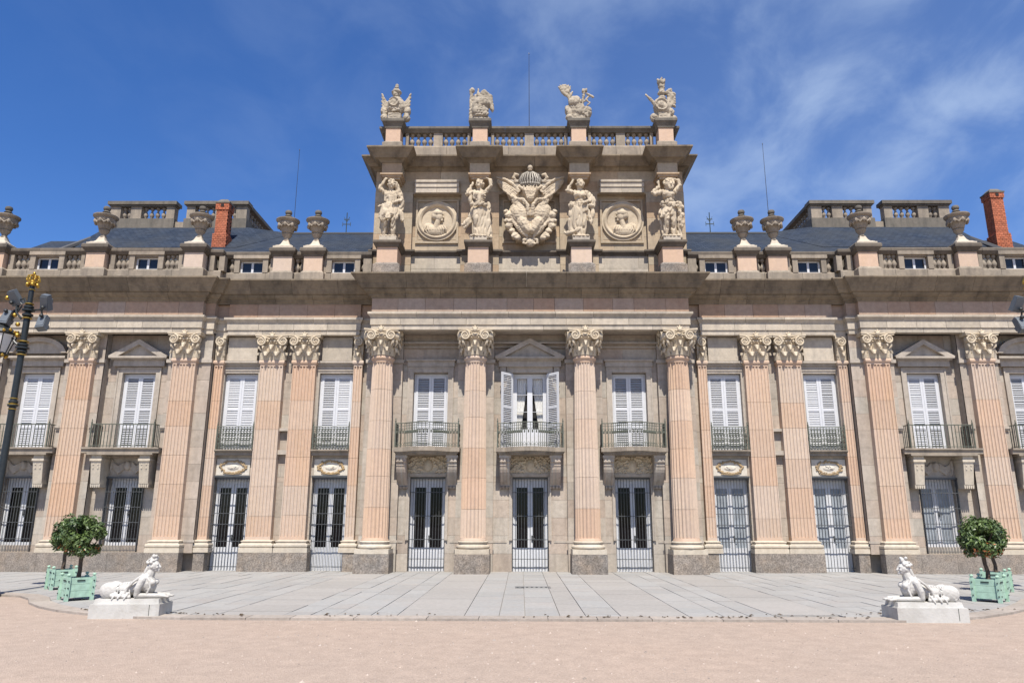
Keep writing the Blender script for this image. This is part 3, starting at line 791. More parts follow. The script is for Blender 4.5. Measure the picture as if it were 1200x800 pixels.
for c, kd in zip(CX, kinds_c):
    surround(c, BF, 6.64, .60, YC, .19)
    if kd: french_window(c, BF, 6.62, .59, YC+.22, kd)
for s in (-1,1):
    for c in RX:
        kd = {(-1,10.12):(0,0), (-1,6.78):(1,0), (1,6.78):(1,1), (1,10.12):(0,1)}[(s,c)]
        french_window(s*c, BF, 6.62, .58, YR+.14, kd); surround(s*c, BF, 6.64, .585, YR, .13)
    for c in WX:
        kd = {(-1,13.7):(1,1), (-1,17.26):(.2,.2), (1,13.7):(0,1), (1,17.26):(1,1)}[(s,c)]
        french_window(s*c, BF, 6.62, .58, YW+.16, kd); surround(s*c, BF, 6.64, .585, YW, .19)
# open window in the middle: glazed leaves, lace curtains, shutters folded back
wm = empty_part('window', palace, 'open middle window with lace curtains and shutters folded back')
y = YC+.24; fr = MB()
for e in (-1,1):
    a, b = sorted((e*.59, e*.52)); fr.box(a, b, y-.04, y+.08, BF, 6.62)
    a, b = sorted((e*.0, e*.09)); fr.box(a, b, y-.045, y+.05, BF, 6.55)
    a, b = sorted((e*.52, e*.45)); fr.box(a, b, y-.04, y+.05, BF, 6.55)
    for za, zb in ((BF,BF+.72),(6.46,6.55),(5.285,5.297),(5.885,5.897)):
        a, b = sorted((e*.09, e*.45)); fr.box(a, b, y-.03, y+.04, za, zb)
fr.box(-.52,.52,y-.042,y+.08,6.55,6.62); ob('window_frame', fr, 'white', wm)
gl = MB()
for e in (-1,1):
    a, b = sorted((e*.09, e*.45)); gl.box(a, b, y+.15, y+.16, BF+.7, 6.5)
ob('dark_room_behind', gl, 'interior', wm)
for e in (-1,1):
    cu = MB(); rows = []
    for j in range(14):
        z = 6.47-(6.47-4.7)*j/13; wdt = .40*(1-.55*max(0,(j-1)/12)**1.1)-.02; r = []
        for i in range(17):
            t_ = i/16; r.append((e*(.47-wdt*t_), y+.09+.018*math.sin(t_*34+j*.15), z))
        rows.append(r)
    k = len(cu.v)
    for r in rows: cu.v += r
    for j in range(13):
        for i in range(16): cu.face((k+j*17+i,k+j*17+i+1,k+(j+1)*17+i+1,k+(j+1)*17+i))
    ob('curtain', cu, 'curtain', wm, smooth=60)
    sh = shutter(0, .29, BF+.02, 6.58, 0, 1); me = sh.mesh('shutter'); me.materials.append(M['white'])
    o = ob('shutter', me, None, wm, loc=(e*.80, YC-.24, 0)); o.rotation_euler = (0,0,R(-50 if e > 0 else 50))
    hk = MB(); hk.tube([(e*1.0,YC-.03,6.1),(e*1.02,YC-.12,6.14),(e*.95,YC-.18,6.05),(e*1.0,YC-.1,5.95),(e*.98,YC-.02,5.88)], .016, 6); ob('shutter_hook', hk, 'iron', wm)
pl = MB()
for e in (-1,1):
    for i in range(60):
        pl.ell((e*(.32+rnd.uniform(-.14,.14)), -.02+rnd.uniform(-.06,.06), 4.35+rnd.uniform(-.05,.2)), (.03,.03,.045), (rnd.uniform(0,90),rnd.uniform(0,90),0), 5, 4)

# hoods, friezes and pediments over the upper windows
def pediment(xc, hw, z0, rise, y0, y1, arch=False, label=None):
    p = empty_part('pediment', palace, label)
    hd = MB(); hd.box(xc-hw+.12, xc+hw-.12, y0+.16, y1, z0-.30, z0-.085); hd.box(xc-hw+.05, xc+hw-.05, y0+.08, y1, z0-.085, z0-.04); hd.box(xc-hw, xc+hw, y0, y1, z0-.04, z0+.03)
    ob('pediment_cornice', hd, 'wall', p)
    ty = MB(); rk = MB(); n = 14 if arch else 2
    def top(t_, off):
        x = -1+2*t_
        if arch: return (xc+x*(hw+.02+off*.2), z0+.03+(rise+off)*math.sqrt(max(0,1-x*x*.97))-(0 if abs(x) < 1 else off*.3))
        return (xc+x*(hw+.03), z0+.03+(rise+off)*(1-abs(x)))
    inn = [top(i/n, -.10) for i in range(n+1)]; outr = [top(i/n, .0) for i in range(n+1)]
    if not arch:
        inn = [(xc-hw+.32,z0+.03),(xc,z0+rise-.10),(xc+hw-.32,z0+.03)]
        outr = [(xc-hw-.03,z0+.03),(xc,z0+.03+rise+.05),(xc+hw+.03,z0+.03)]
    else:
        inn = [(xc+(x-xc)*.84, z0+.03+max(0,(z-z0-.03))*.9) for x,z in inn]
    ty.prism([(x,z) for x,z in inn][::-1], y0+.14, y1, .4); ob('tympanum', ty, 'wall', p)
    for i in range(len(outr)-1):
        rk.prism([inn[i],inn[i+1],outr[i+1],outr[i]], y0, y1)
    ob('raking_cornice', rk, 'wall', p)
pediment(0, 1.20, 7.12, .60, .28, .62)
for s in (-1,1):
    pediment(s*WX[0], 1.02, 7.16, .55, .40, YW+.02)
    pediment(s*WX[1], 1.02, 7.16, .68, .40, YW+.02, arch=True, label='round-topped pediment')
    for c in RX:
        x = s*c; mb = MB()
        mb.box(x-.80,x+.80,YR-.20,YR+.02,6.98,7.05); mb.box(x-.76,x+.76,YR-.12,YR+.02,6.90,6.98); mb.box(x-.70,x+.70,YR-.06,YR+.02,6.77,6.90); ob('window_hood', mb, 'frieze' if False else 'wall', palace)
        mb = MB(); mb.box(x-.52,x+.52,YR-.14,YR+.01,7.07,7.90,tone()); ob('overdoor_panel', mb, 'archi', palace)
for c in (CX[0], CX[2]):
    mb = MB(); mb.box(c-.86,c+.86,YC-.16,YC+.02,7.02,7.08); mb.box(c-.82,c+.82,YC-.10,YC+.02,6.84,7.02); ob('window_hood', mb, 'wall', palace)
hb = MB()
for e in (-1,1): hb.box(e*.93-.1,e*.93+.1,.50,.61,6.64,6.83)
ob('hood_bracket', hb, 'wall', palace)

# ---- doors and grilles
def door(xc, y, hw, z0, z1, pane='glass', sill=.75):
    d = empty_part('door', palace)
    fr = MB(); fr.box(xc-hw,xc-hw+.06,y,y+.1,z0,z1); fr.box(xc+hw-.06,xc+hw,y,y+.1,z0,z1); fr.box(xc-hw+.06,xc+hw-.06,y,y+.1,z1-.22,z1)
    ob('door_frame', fr, 'white', d)
    for e in (-1,1):
        lf = MB(); a0, a1 = sorted((xc+e*.002, xc+e*(hw-.062)))
        lf.box(a0,a0+.08,y+.01,y+.07,z0,z1-.222); lf.box(a1-.08,a1,y+.01,y+.07,z0,z1-.222); lf.box(a0+.08,a1-.08,y+.012,y+.07,z1-.33,z1-.222)
        lf.box(a0+.08,a1-.08,y+.012,y+.07,z0,z0+sill)
        if sill > .3: lf.box(a0+.13,a1-.13,y+.004,y+.012,z0+.12,z0+sill-.12)
        ob('door_leaf', lf, 'white', d)
        pn = MB(); pn.box(a0+.08,a1-.08,y+.04,y+.05,z0+sill,z1-.33); ob('pane', pn, pane, d)
    hd = MB(); hd.tube([(xc+.06,y-.02,z0+1.05),(xc+.06,y-.06,z0+1.05),(xc+.15,y-.06,z0+1.05)], .014, 6); hd.box(xc+.035,xc+.085,y-.02,y+.01,z0+.97,z0+1.15); ob('door_handle', hd, 'iron', d)
def grille(xc, y, hw, z0, z1, n, hz, cage=0, r=.0095):
    mb = MB()
    for i in range(n):
        x = xc-hw+2*hw*i/(n-1); mb.tube([(x,y,z0),(x,y,z1)], r, 5)
    for z in hz: mb.box(xc-hw-.02, xc+hw+.02, y-.008, y+.014, z-.0095, z+.0095)
    mb.box(xc-hw-.03, xc+hw+.03, y-.015, y+.03, z1-.03, z1+.02)
    if cage:
        for e in (-1,1):
            for k in range(1,4): mb.tube([(xc+e*hw,y+cage*k/3.2,z0),(xc+e*hw,y+cage*k/3.2,z1)], r, 5)
            for z in hz: mb.box(xc+e*hw-.012, xc+e*hw+.012, y, y+cage, z-.012, z+.012)
    # rosette knots on the middle bars
    for z in hz[1:-1]:
        for k in range(1, n-1, 2): mb.ell((xc-hw+2*hw*k/(n-1), y-.006, z), .022, n=5, m=4)
    return ob('grille', mb, 'iron', palace)
for c in CX:
    door(c, YC+.26, .60, .0, 3.05); grille(c, YC+.10, .585, .03, 3.04, 13, (.14,.40,1.02,1.78,2.55,3.0)); surround(c, 1.0, 3.06, .60, YC, .10, head=False)
for s in (-1,1):
    for c in RX:
        door(s*c, YR+.20, .60, 0, 3.03, 'glass' if s < 0 else 'pale_pane'); grille(s*c, YR-.02, .60, .03, 3.03, 13, (.14,.95,1.5,1.85,2.5,2.98))
        mb = MB(); mb.box(s*c-.63,s*c+.63,YR-.10,YR+.05,3.045,3.10); ob('door_lintel', mb, 'iron', palace)
    for c in WX:
        door(s*c, YW+.24, .62, .80, 3.03, 'glass' if s < 0 else 'pale_pane', sill=.10); grille(s*c, YW-.10, .62, .60, 3.03, 14, (.66,1.02,1.55,2.05,2.55,3.0), cage=.12)

# ---- balconies
def railing_bars(mb, pts, z0, z1, r=.011):
    for (x, y) in pts: mb.tube([(x,y,z0),(x,y,z1)], r, 4)
def ring(mb, c, r, ax, rr=.008, n=8):
    c = Vector(c); ax = Vector(ax); upv = Vector((0,0,1))
    mb.tube([c+ax*r*math.cos(2*math.pi*k/n)+upv*r*1.25*math.sin(2*math.pi*k/n) for k in range(n+1)], rr, 4)
def resample(path, step):
    outp = []; acc = 0; P = [Vector(p) for p in path]
    for a, b in zip(P, P[1:]):
        L_ = (b-a).length; n = max(1, round(L_/step))
        for k in range(n): outp.append((a+(b-a)*k/n, (b-a).normalized()))
    outp.append((P[-1], (P[-1]-P[-2]).normalized())); return outp
def rail(parent, path, z0, z1, step, style, posts=()):
    mb = MB(); sm = resample(path, step)
    for zz, hh in ((z1,.018),(z0+.05,.012)):
        mb.tube([(x,y,zz) for x,y in path], hh, 5)
    for i, (p, d) in enumerate(sm):
        mb.tube([(p.x,p.y,z0),(p.x,p.y,z1)], .0135, 4)
        if style == 'plain':
            if i % 2: mb.ell((p.x,p.y,(z0+z1)/2), .022, n=5, m=4)
    ax = None
    if style != 'plain':
        mb.tube([(x,y,z1-.09) for x,y in path], .009, 4)
        for i in range(len(sm)-1):
            p, d = sm[i]; q = sm[i+1][0]; c = (p+q)/2; a = (d.x,d.y,0)
            if style == 'bow':
                ring(mb, (c.x,c.y,z1-.22), .035, a)
                for k in (0,1):
                    s_ = (-1)**(i+k)
                    if i % 2 == k: mb.ell((c.x,c.y,z1-.30), (.03,.03,.05), n=5, m=4)
                mb.tube([(p.x,p.y,z0+.06),(c.x,c.y,z0+.15),(q.x,q.y,z0+.06)], .008, 4)
            else:
                for zc in (z0+.16, z0+.33, z0+.50, z0+.66): ring(mb, (c.x,c.y,zc), .04, a, .010)
                mb.tube([(p.x,p.y,z0+.05),(q.x,q.y,z0+.25),(p.x,p.y,z0+.45),(q.x,q.y,z0+.62)], .008, 4)
    for (x,y) in posts:
        mb.box(x-.02,x+.02,y-.02,y+.02,z0,z1+.05); mb.lathe([(.012,0),(.03,.03),(.012,.06),(.02,.09),(.004,.13)], x, y, z1+.05, 6)
    return ob('railing', mb, 'rail_iron', parent)
def console(parent, xc, y0, y1, z1, z0, w=.30, mat='wall', dots=False):
    """scroll bracket, deep at the top, tapering down to the wall"""
    prof = [(y1,z1),(y0,z1),(y0,z1-.22),(y0+.05,z1-.26),(y0+.05,z1-.34)]
    d = y1-y0
    for k in range(7):
        t_ = k/6; prof.append((y0+.07+(d-.17)*t_**1.6*.9, z1-.36-(z1-z0-.5)*t_))
    prof += [(y1-.13,z0+.10),(y1-.16,z0+.06),(y1-.12,z0),(y1,z0)]
    mb = MB(); rings = [[(x,yy,z) for yy,z in prof] for x in (xc-w/2, xc+w/2)]; mb.loft(rings, tone())
    mb.box(xc-w/2-.03,xc+w/2+.03,y0-.03,y1,z1-.09,z1-.001)
    for e in (-.11,0,.11):
        mb.loft([[(x,yy-(.018 if k < 12 else 0),z) for k,(yy,z) in enumerate(prof)] for x in (xc+e-.028, xc+e+.028)], tone())
    return ob('bracket', mb, mat, parent)
def straight_console(parent, xc, y0, y1, z1, z0, w=.34):
    mb = MB(); t0 = tone()
    mb.add([(xc-w/2,y0,z1-.2),(xc+w/2,y0,z1-.2),(xc+w/2,y1,z1-.2),(xc-w/2,y1,z1-.2),(xc-w/2+.02,y0+.12,z0+.12),(xc+w/2-.02,y0+.12,z0+.12),(xc+w/2,y1,z0+.12),(xc-w/2,y1,z0+.12)],
           [(0,1,2,3),(7,6,5,4),(1,0,4,5),(2,1,5,6),(3,2,6,7),(0,3,7,4)], t0)
    mb.box(xc-w/2-.03,xc+w/2+.03,y0-.03,y1,z1-.2,z1-.12,t0); mb.box(xc-w/2,xc+w/2,y0,y1,z1-.12,z1-.001,t0)
    for k in range(5): mb.frustum(xc-w/2+w*(k+.5)/5, (y0+y1)/2+.06, z0, z0+.12, w/16, (y1-y0)/2-.08, w/11, (y1-y0)/2-.07, t0)
    for e in (-1,1):
        for zz in (z1-.30,z1-.42): mb.box(xc+e*.08-.022, xc+e*.08+.022, y0-.012+((z1-.2-zz)*.12/.7), y0+.02, zz-.025, zz+.025, t0)
    return ob('bracket', mb, 'base', parent)
def slab_prof(z0, z1, extra): return [(-.1,z0),(0,z0),(.02,z0+.05),(.05,z0+.085),(.07,z0+.10),(.07,z1-.01),(.055,z1),(-.1,z1)]
for c in CX:
    b = empty_part('balcony', palace)
    hw = 1.10 if c else 1.14
    yb, ys = YC, -.12
    bow = [(c-hw,yb),(c-hw,ys),(c-hw+.32,ys)]
    n = 12
    bow += [(c-hw+.32+(2*hw-.64)*i/n, ys-.02-.40*math.sin(math.pi*i/n)) for i in range(n+1)]
    bow += [(c+hw-.32,ys),(c+hw,ys),(c+hw,yb)]
    mb = MB(); mb.slab([(p[0],p[1]) for p in bow], 3.84, 3.985, .5)
    shr = lambda k: [(c+(p[0]-c)*(1-k/hw), p[1]+k if p[1] < yb else yb) for p in bow]
    mb.slab(shr(.05), 3.79, 3.84); mb.slab(shr(.10), 3.74, 3.79)
    ob('balcony_slab', mb, 'rail_stone', b)
    ins = .05; pth = [(c+(p[0]-c)*(1-ins/hw), p[1]+ins if p[1] < yb else yb) for p in bow]
    pts = [pth[0], pth[1]]+pth[3:-3]+[pth[-2], pth[-1]]
    rail(b, pts, 3.99, 4.78, .092, 'bow', posts=[pth[1],pth[-2]])
    for e in (-1,1): console(b, c+e*.84, .04, YC, 3.74, 2.66, .34)
for s in (-1,1):
    for c in RX:
        b = empty_part('balcony', palace); x = s*c
        x0, x1 = x-.64, x+.64
        if c > 8: a0, a1 = sorted((s*9.44, s*10.73))
        else: a0, a1 = sorted((s*6.16, s*7.44))
        mb = MB(); mb.box(a0,a1,.50,YR,3.88,3.965); mb.box(a0,a1,.46,YR,3.92,3.96); mb.box(a0,a1,.56,YR,3.77,3.88); ob('balcony_slab', mb, 'rail_stone', b)
        rail(b, [(a0+.03,.53),(a1-.03,.53)], 3.97, 4.74, .105, 'scroll', posts=[(a0+.03,.53),(a1-.03,.53)])
    # string course between the paired pilasters
    mb = MB(); a0, a1 = sorted((s*8.28, s*8.60)); mb.box(a0,a1,.60,YR,3.80,3.95); mb.box(a0,a1,.60,YR,4.60,4.70); ob('string_course', mb, 'wall', palace)
    for c in WX:
        b = empty_part('balcony', palace); x = s*c
        mb = MB(); yf = .0
        xl, xr = x-1.30, x+1.30
        mb.box(xl,xr,yf+.05,YSW,3.80,3.93); mb.box(xl,xr,yf,YSW,3.93,3.985); mb.box(x-1.1,x+1.1,yf+.04,YW,3.74,3.80); mb.box(x-1.12,x+1.12,YSW,YW,3.80,3.983); ob('balcony_slab', mb, 'rail_stone', b)
        pth = [(x-1.06,YW-.02),(x-1.06,.05),(x+1.06,.05),(x+1.06,YW-.02)]
        rail(b, pth, 3.99, 4.76, .115, 'plain', posts=[pth[1],pth[2]])
        for e in (-1,1): straight_console(b, x+e*.81, .14, YW, 3.74, 2.68)
        for e in (-1,1):
            mb = MB(); a0, a1 = sorted((x+e*1.12, x+e*1.30)); mb.box(a0,a1,.28,YSW+.01,4.66,4.75); mb.box(a0,a1,.31,YSW+.01,4.60,4.66); ob('string_course', mb, 'wall', palace)

# ---- carved reliefs over the doors
def wreath_plaque(x, z0, z1, hw, y):
    p = empty_part('plaque', palace); mb = MB(); mb.box(x-hw,x+hw,y-.05,y+.04,z0,z1); ob('plaque_slab', mb, 'plaque', p)
    q = MB(); zc = (z0+z1)/2; rr = random.Random(int(x*100)+5000)
    for k in range(58):
        a = 2*math.pi*k/58; e = 1+rr.uniform(-.13,.13)
        q.ell((x+.41*e*math.cos(a), y-.065, zc+.205*e*math.sin(a)), (rr.uniform(.035,.06),.028,rr.uniform(.02,.036)), (0,rr.uniform(0,180),0), 6, 4)
    for k in range(3): q.tube([(x-.32+.1*k,y-.06,z0+.06),(x+.02*k,y-.075,z0+.035),(x+.32-.06*k,y-.06,z0+.065)], .016, 5)
    ob('wreath', q, 'ochre', p, smooth=60)
    q = MB(); q.ell((x,y-.045,zc-.01), (.22,.03,.10), n=14, m=6)
    for k in range(5): q.ell((x+rr.uniform(-.1,.1),y-.07,zc+rr.uniform(-.05,.05)), (.04,.025,.012), (0,rr.uniform(0,60),0), 6, 4)
    ob('cartouche', q, 'plaque', p, smooth=60)
for s in (-1,1):
    for c in RX: wreath_plaque(s*c, 3.11, 3.66, .57, YR)
def carved_panel(x, zc, y, seed, hw=.62, hh=.30):
    q = MB(); rr = random.Random(seed); q.box(x-hw-.08,x+hw+.08,y-.02,y+.08,zc-hh-.08,zc+hh+.1)
    for e in (-1,1):
        for k in range(26):
            a = rr.uniform(0,1); px = x+e*(.10+a*(hw-.1)); pz = zc+rr.uniform(-hh,hh)*(1-.25*a)
            q.tube([(px,y-.02,pz),(px+e*.06,y-.075,pz+.05),(px+e*.13,y-.05,pz+.02),(px+e*.12,y-.03,pz-.05)], [.03,.034,.026,.012], 6)
    q.ell((x,y-.05,zc), (.15,.09,.21), n=14, m=8); q.ell((x,y-.10,zc), (.09,.06,.13), n=12, m=8)
    for k in range(9):
        a = math.pi*k/8; q.ell((x+.24*math.cos(a), y-.05, zc+.02+.24*math.sin(a)), (.06,.05,.035), (0,-math.degrees(a),0), 7, 5)
    return ob('carved_relief', q.blob('carved_relief', .014, 1), 'capital' , palace)
for i, c in enumerate(CX): carved_panel(c, 3.44, YC, i+3)
def drape_panel(x, zc, y, seed):
    q = MB(); q.box(x-.62,x+.62,y-.01,y+.08,zc-.30,zc+.34)
    q.ell((x,y-.05,zc+.06), (.13,.1,.16), n=12, m=8); q.ell((x,y-.1,zc+.14), (.07,.06,.08))
    for e in (-1,1):
        for k in range(4):
            q.tube([(x+e*.12,y-.03,zc+.18-.07*k),(x+e*.30,y-.07,zc+.03-.075*k),(x+e*.46,y-.06,zc+.12-.05*k),(x+e*.56,y-.03,zc+.26-.03*k)], [.03,.04,.035,.02], 6)
        q.tube([(x+e*.56,y-.03,zc+.26),(x+e*.57,y-.05,zc),(x+e*.53,y-.03,zc-.22)], [.05,.045,.02], 6)
    return ob('carved_relief', q.blob('carved_relief', .016, 1), 'wall', palace)
for s in (-1,1):
    for c in WX: drape_panel(s*c, 3.36, YW, 1)

# ================================================================== PARAPET
def lathe_mesh(name, prof, n, tone_=.5, smooth=40):
    mb = MB(); mb.lathe(prof, 0,0,0,n,tone_); return mb.mesh(name, smooth)
bal_prof = [(.085,0),(.085,.05),(.045,.055),(.04,.08),(.075,.14),(.095,.20),(.09,.25),(.055,.33),(.038,.40),(.038,.42),(.055,.43),(.05,.45),(.08,.46),(.08,.545)]
bal = lathe_mesh('baluster', bal_prof, 10)
par = empty_part('parapet', palace)
PPATH = [(-20.6,.10),(-11.5,.10),(-11.5,.24),(-11.02,.24),(-11.02,.50),(-5.7,.50)]
def mirror(p): return [(-x,y) for x,y in reversed(p)]
for pth in (PPATH, mirror(PPATH)):
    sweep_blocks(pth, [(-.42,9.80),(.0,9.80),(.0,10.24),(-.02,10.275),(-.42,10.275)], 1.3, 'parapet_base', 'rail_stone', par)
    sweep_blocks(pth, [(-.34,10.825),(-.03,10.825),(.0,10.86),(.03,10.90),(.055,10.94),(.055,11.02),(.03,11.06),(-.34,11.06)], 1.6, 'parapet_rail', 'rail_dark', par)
def pedestal(x, yf, z0=10.0):
    p = MB(); t0 = tone(); q = MB()
    q.box(x-.335,x+.335,yf,yf+.6,10.30,10.84,t0); d = ob('pedestal_die', q, 'pink', par)
    p.box(x-.42,x+.42,yf-.07,yf+.62,9.82,10.22,t0); p.frustum(x,yf+.29,10.22,10.30,.40,.36,.34,.30,t0); ob('pedestal_foot', p, 'rail_stone', par); p = MB()
    sweep(p, [(x-.335,yf+.62),(x-.335,yf),(x+.335,yf),(x+.335,yf+.62)], [(-.3,10.84),(.02,10.84),(.04,10.90),(.09,10.95),(.12,10.99),(.14,11.01),(.14,11.10),(.11,11.15),(-.3,11.15)], t0)
    ob('pedestal_cap', p, 'rail_dark', par)
def side_pilaster(x, yf, w=.14):
    p = MB(); p.box(x-w/2,x+w/2,yf,yf+.25,10.27,10.83,tone()); ob('half_pier', p, 'rail_stone', par)
def dormer(x, yf):
    w_ = empty_part('parapet_window', palace); mb = MB(); yy = yf
    mb.box(x-.61,x-.42,yy-.03,yy+.30,10.276,10.80,tone()); mb.box(x+.42,x+.61,yy-.03,yy+.30,10.276,10.80,tone()); mb.box(x-.64,x+.64,yy-.07,yy+.3,10.80,10.935,tone()); mb.box(x-.42,x+.42,yy+.0,yy+.3,10.74,10.80)
    ob('window_surround', mb, 'rail_stone', w_)
    fr = MB(); y0 = yy+.13
    for a, b in ((-.42,-.36),(-.04,.04),(.36,.42)): fr.box(x+a,x+b,y0,y0+.06,10.28,10.74)
    for a, b in ((10.28,10.33),(10.69,10.74)):
        fr.box(x-.36,x-.04,y0+.003,y0+.06,a,b); fr.box(x+.04,x+.36,y0+.003,y0+.06,a,b)
    ob('window_frame', fr, 'white', w_)
    for a, b in ((-.36,-.04),(.04,.36)):
        pn = MB(); pn.box(x+a,x+b,y0+.03,y0+.04,10.33,10.69); ob('pane', pn, 'dormer_glass', w_)
URN = []
bk = MB()
for s in (-1,1):
    for p in (19.0,15.4,11.9):
        pedestal(s*p, -.06); URN.append((s*p, .24))
    for p in (7.78,8.88):
        pedestal(s*p, .36); URN.append((s*p, .62))
    def bals(x0, x1, y, n):
        for k in range(n): ob('baluster', bal, 'rail_stone', par, loc=(x0+(x1-x0)*(k+.5)/n, y, 10.275))
    for c, (l, r) in ((13.65,(12.42,14.88)),(17.2,(15.92,18.5))):
        dormer(s*c, .12)
        for a, b in (((l, c-.62), (c+.62, r)) ):
            a2, b2 = a, b
            # pier beside the pedestal
            if a == l: side_pilaster(s*(l), .12, .18); a2 = l+.10
            else: side_pilaster(s*(r), .12, .18); b2 = r-.10
            x0, x1 = sorted((s*a2, s*b2)); bals(x0, x1, .26, 3)
    side_pilaster(s*11.38, .24, .2); side_pilaster(s*11.02, .26, .2)
    for c, lo, hi in ((10.05,9.36,10.9),(6.72,5.7,7.3)):
        dormer(s*c, .52)
        for a, b, k in ((lo, c-.62, 1 if c > 8 else 2), (c+.62, hi, 1)):
            x0, x1 = sorted((s*a, s*b))
            if x1-x0 > .05: bals(x0, x1, .66, k)
    x0, x1 = sorted((s*8.16, s*8.5)); bals(x0, x1, .66, 2)
    side_pilaster(s*9.30, .52, .12); side_pilaster(s*7.36, .52, .12); side_pilaster(s*5.85, .52, .3)
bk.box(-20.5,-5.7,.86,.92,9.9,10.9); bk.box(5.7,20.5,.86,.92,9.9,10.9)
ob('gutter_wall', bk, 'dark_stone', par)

# ================================================================== ROOF
def slope_uv(co): return (co.x, co.y*1.25)
roof = empty_part('roof', palace)
rm = MB()
def quad(mb, a, b, c, d, th=.12): 
    lo = [(p[0],p[1],p[2]-th) for p in (a,b,c,d)]
    mb.add([a,b,c,d]+lo, [(0,1,2,3),(7,6,5,4),(0,4,5,1),(1,5,6,2),(2,6,7,3),(3,7,4,0)])
for s in (-1,1):
    e0, e1 = (s*4.0, s*20.4)
    xs = sorted((e0, e1))
    # main slope of the front range up to the ridge, then the lower roof of the outer end beyond the lead valley
    a0, a1 = sorted((s*4.0, s*18.35)); b0, b1 = sorted((s*4.0, s*18.15))
    quad(rm, (a0,.95,10.78),(a1,.95,10.78),(b1,5.1,13.62),(b0,5.1,13.62))
    quad(rm, (b0,5.1,13.62),(b1,5.1,13.62),(a1,9.5,10.72),(a0,9.5,10.72))
    a0, a1 = sorted((s*11.7, s*18.33)); b0, b1 = sorted((s*12.1, s*18.2))
    quad(rm, (a0,3.0,12.21),(a1,3.0,12.21),(b1,4.95,13.86),(b0,4.95,13.86), .06)
    xi, xm, xo = (a0, b0, a0-1.6) if s > 0 else (a1, b1, a1+1.6)
    rm.add([(xi,3.0,12.21),(xm,4.95,13.86),(xo,5.1,13.63),(xi,3.0,12.0),(xm,4.95,13.4),(xo,5.1,13.4)], [(0,1,2) if s < 0 else (2,1,0),(3,5,4),(0,2,5,3),(2,1,4,5),(1,0,3,4)])
    a0, a1 = sorted((s*17.6, s*20.6))
    quad(rm, (a0,1.15,10.72),(a1,1.15,10.72),(a1,5.1,13.30),(a0,5.1,13.30))
    quad(rm, (a0,5.1,13.30),(a1,5.1,13.30),(a1,9.5,10.6),(a0,9.5,10.6))
ob('slate_slope', rm, 'slate', roof, uvf=slope_uv)
fl = MB()
for s in (-1,1):
    fl.tube([(s*18.38,.92,10.86),(s*18.18,5.1,13.70)], .10, 6)
    fl.box(*sorted((s*4.0,s*18.1)), 5.04, 5.16, 13.60, 13.67)
ob('lead_ridge', fl, 'lead', roof)
def chimney(x, y, z0, z1, hw):
    c = empty_part('chimney', palace); mb = MB(); mb.box(x-hw+.012,x+hw-.012,y-hw+.012,y+hw-.012,z0-.5,z1-.25); ob('mortar_core', mb, 'brick_mortar', c)
    br = MB(); z = z0-.35; k = 0
    def course(h_, z_, off):
        n = 4; L_ = 2*h_/n
        for i in range(-1, n):
            a = x-h_+L_*(i+off); b = a+L_-.012; a = max(a, x-h_); b = min(b, x+h_)
            if b-a > .03: br.box(a,b,y-h_,y-h_+.12,z_,z_+.068,tone()); br.box(a,b,y+h_-.12,y+h_,z_,z_+.068,tone())
            a = y-h_+.125+(2*h_-.25)/n*(i+off); b = a+(2*h_-.25)/n-.012; a = max(a, y-h_+.125); b = min(b, y+h_-.125)
            if b-a > .03: br.box(x-h_,x-h_+.12,a,b,z_,z_+.068,tone()); br.box(x+h_-.12,x+h_,a,b,z_,z_+.068,tone())
    while z < z1-.28:
        h_ = hw+(.05 if (z < z0+.32) else 0)+(.04 if z > z1-.55 else 0); course(h_, z, .5*(k % 2)); z += .08; k += 1
    o = ob('brick', br, 'brick', c); o['kind'] = 'stuff'
    cp = MB(); cp.box(x-hw-.06,x+hw+.06,y-hw-.06,y+hw+.06,z1-.27,z1-.21); cp.frustum(x,y,z1-.21,z1-.06,hw+.03,hw+.03,hw*.6,hw*.6); ob('chimney_cap', cp, 'slate' if False else 'dark_stone', c)
    hl = MB(); hl.box(x-.06,x+.06,y-hw-.06,y-hw+.05,z1-.42,z1-.31); hl.box(x+hw-.05,x+hw+.06,y-.06,y+.06,z1-.42,z1-.31); ob('smoke_hole', hl, 'interior', c)
chimney(-12.42, 3.3, 12.45, 14.40, .235)
chimney(18.78, 3.1, 12.35, 14.72, .25)
# balustraded roof terraces
def terrace(parent, x0, x1, y0, side, zb=13.95):
    t_ = empty_part('roof_terrace', palace); L_ = x1-x0
    mb = MB(); mb.box(x0-.06,x1+.06,y0-.08,y0+.5,zb-.25,zb+.32,tone()); ob('terrace_base', mb, 'dark_stone', t_)
    mb = MB(); mb.box(x0-.10,x1+.10,y0-.12,y0+.42,zb+.97,zb+1.12,tone()); mb.box(x0-.03,x1+.03,y0-.05,y0+.36,zb+.90,zb+.97); ob('terrace_rail', mb, 'dark_stone', t_)
    piers = [x0+.22, x0+1.12, x1-.18] if side < 0 else [x1-.22, x1-1.12, x0+.18]
    for p in piers:
        pm = MB(); w_ = .23 if abs(p-(x1-.18 if side < 0 else x0+.18)) > .01 else .18; pm.box(p-w_,p+w_,y0,y0+.34,zb+.32,zb+.90,tone()); ob('terrace_pier', pm, 'rail_stone', t_)
    ps = sorted(piers)
    for a, b in zip(ps, ps[1:]):
        lo, hi = a+.25, b-.22; n = max(1, round((hi-lo)/.25))
        for k in range(n): ob('baluster', bal, 'rail_stone', t_, loc=(lo+(hi-lo)*(k+.5)/n, y0+.15, zb+.33))
    # outer return running back
    xo = x0 if side < 0 else x1
    return t_
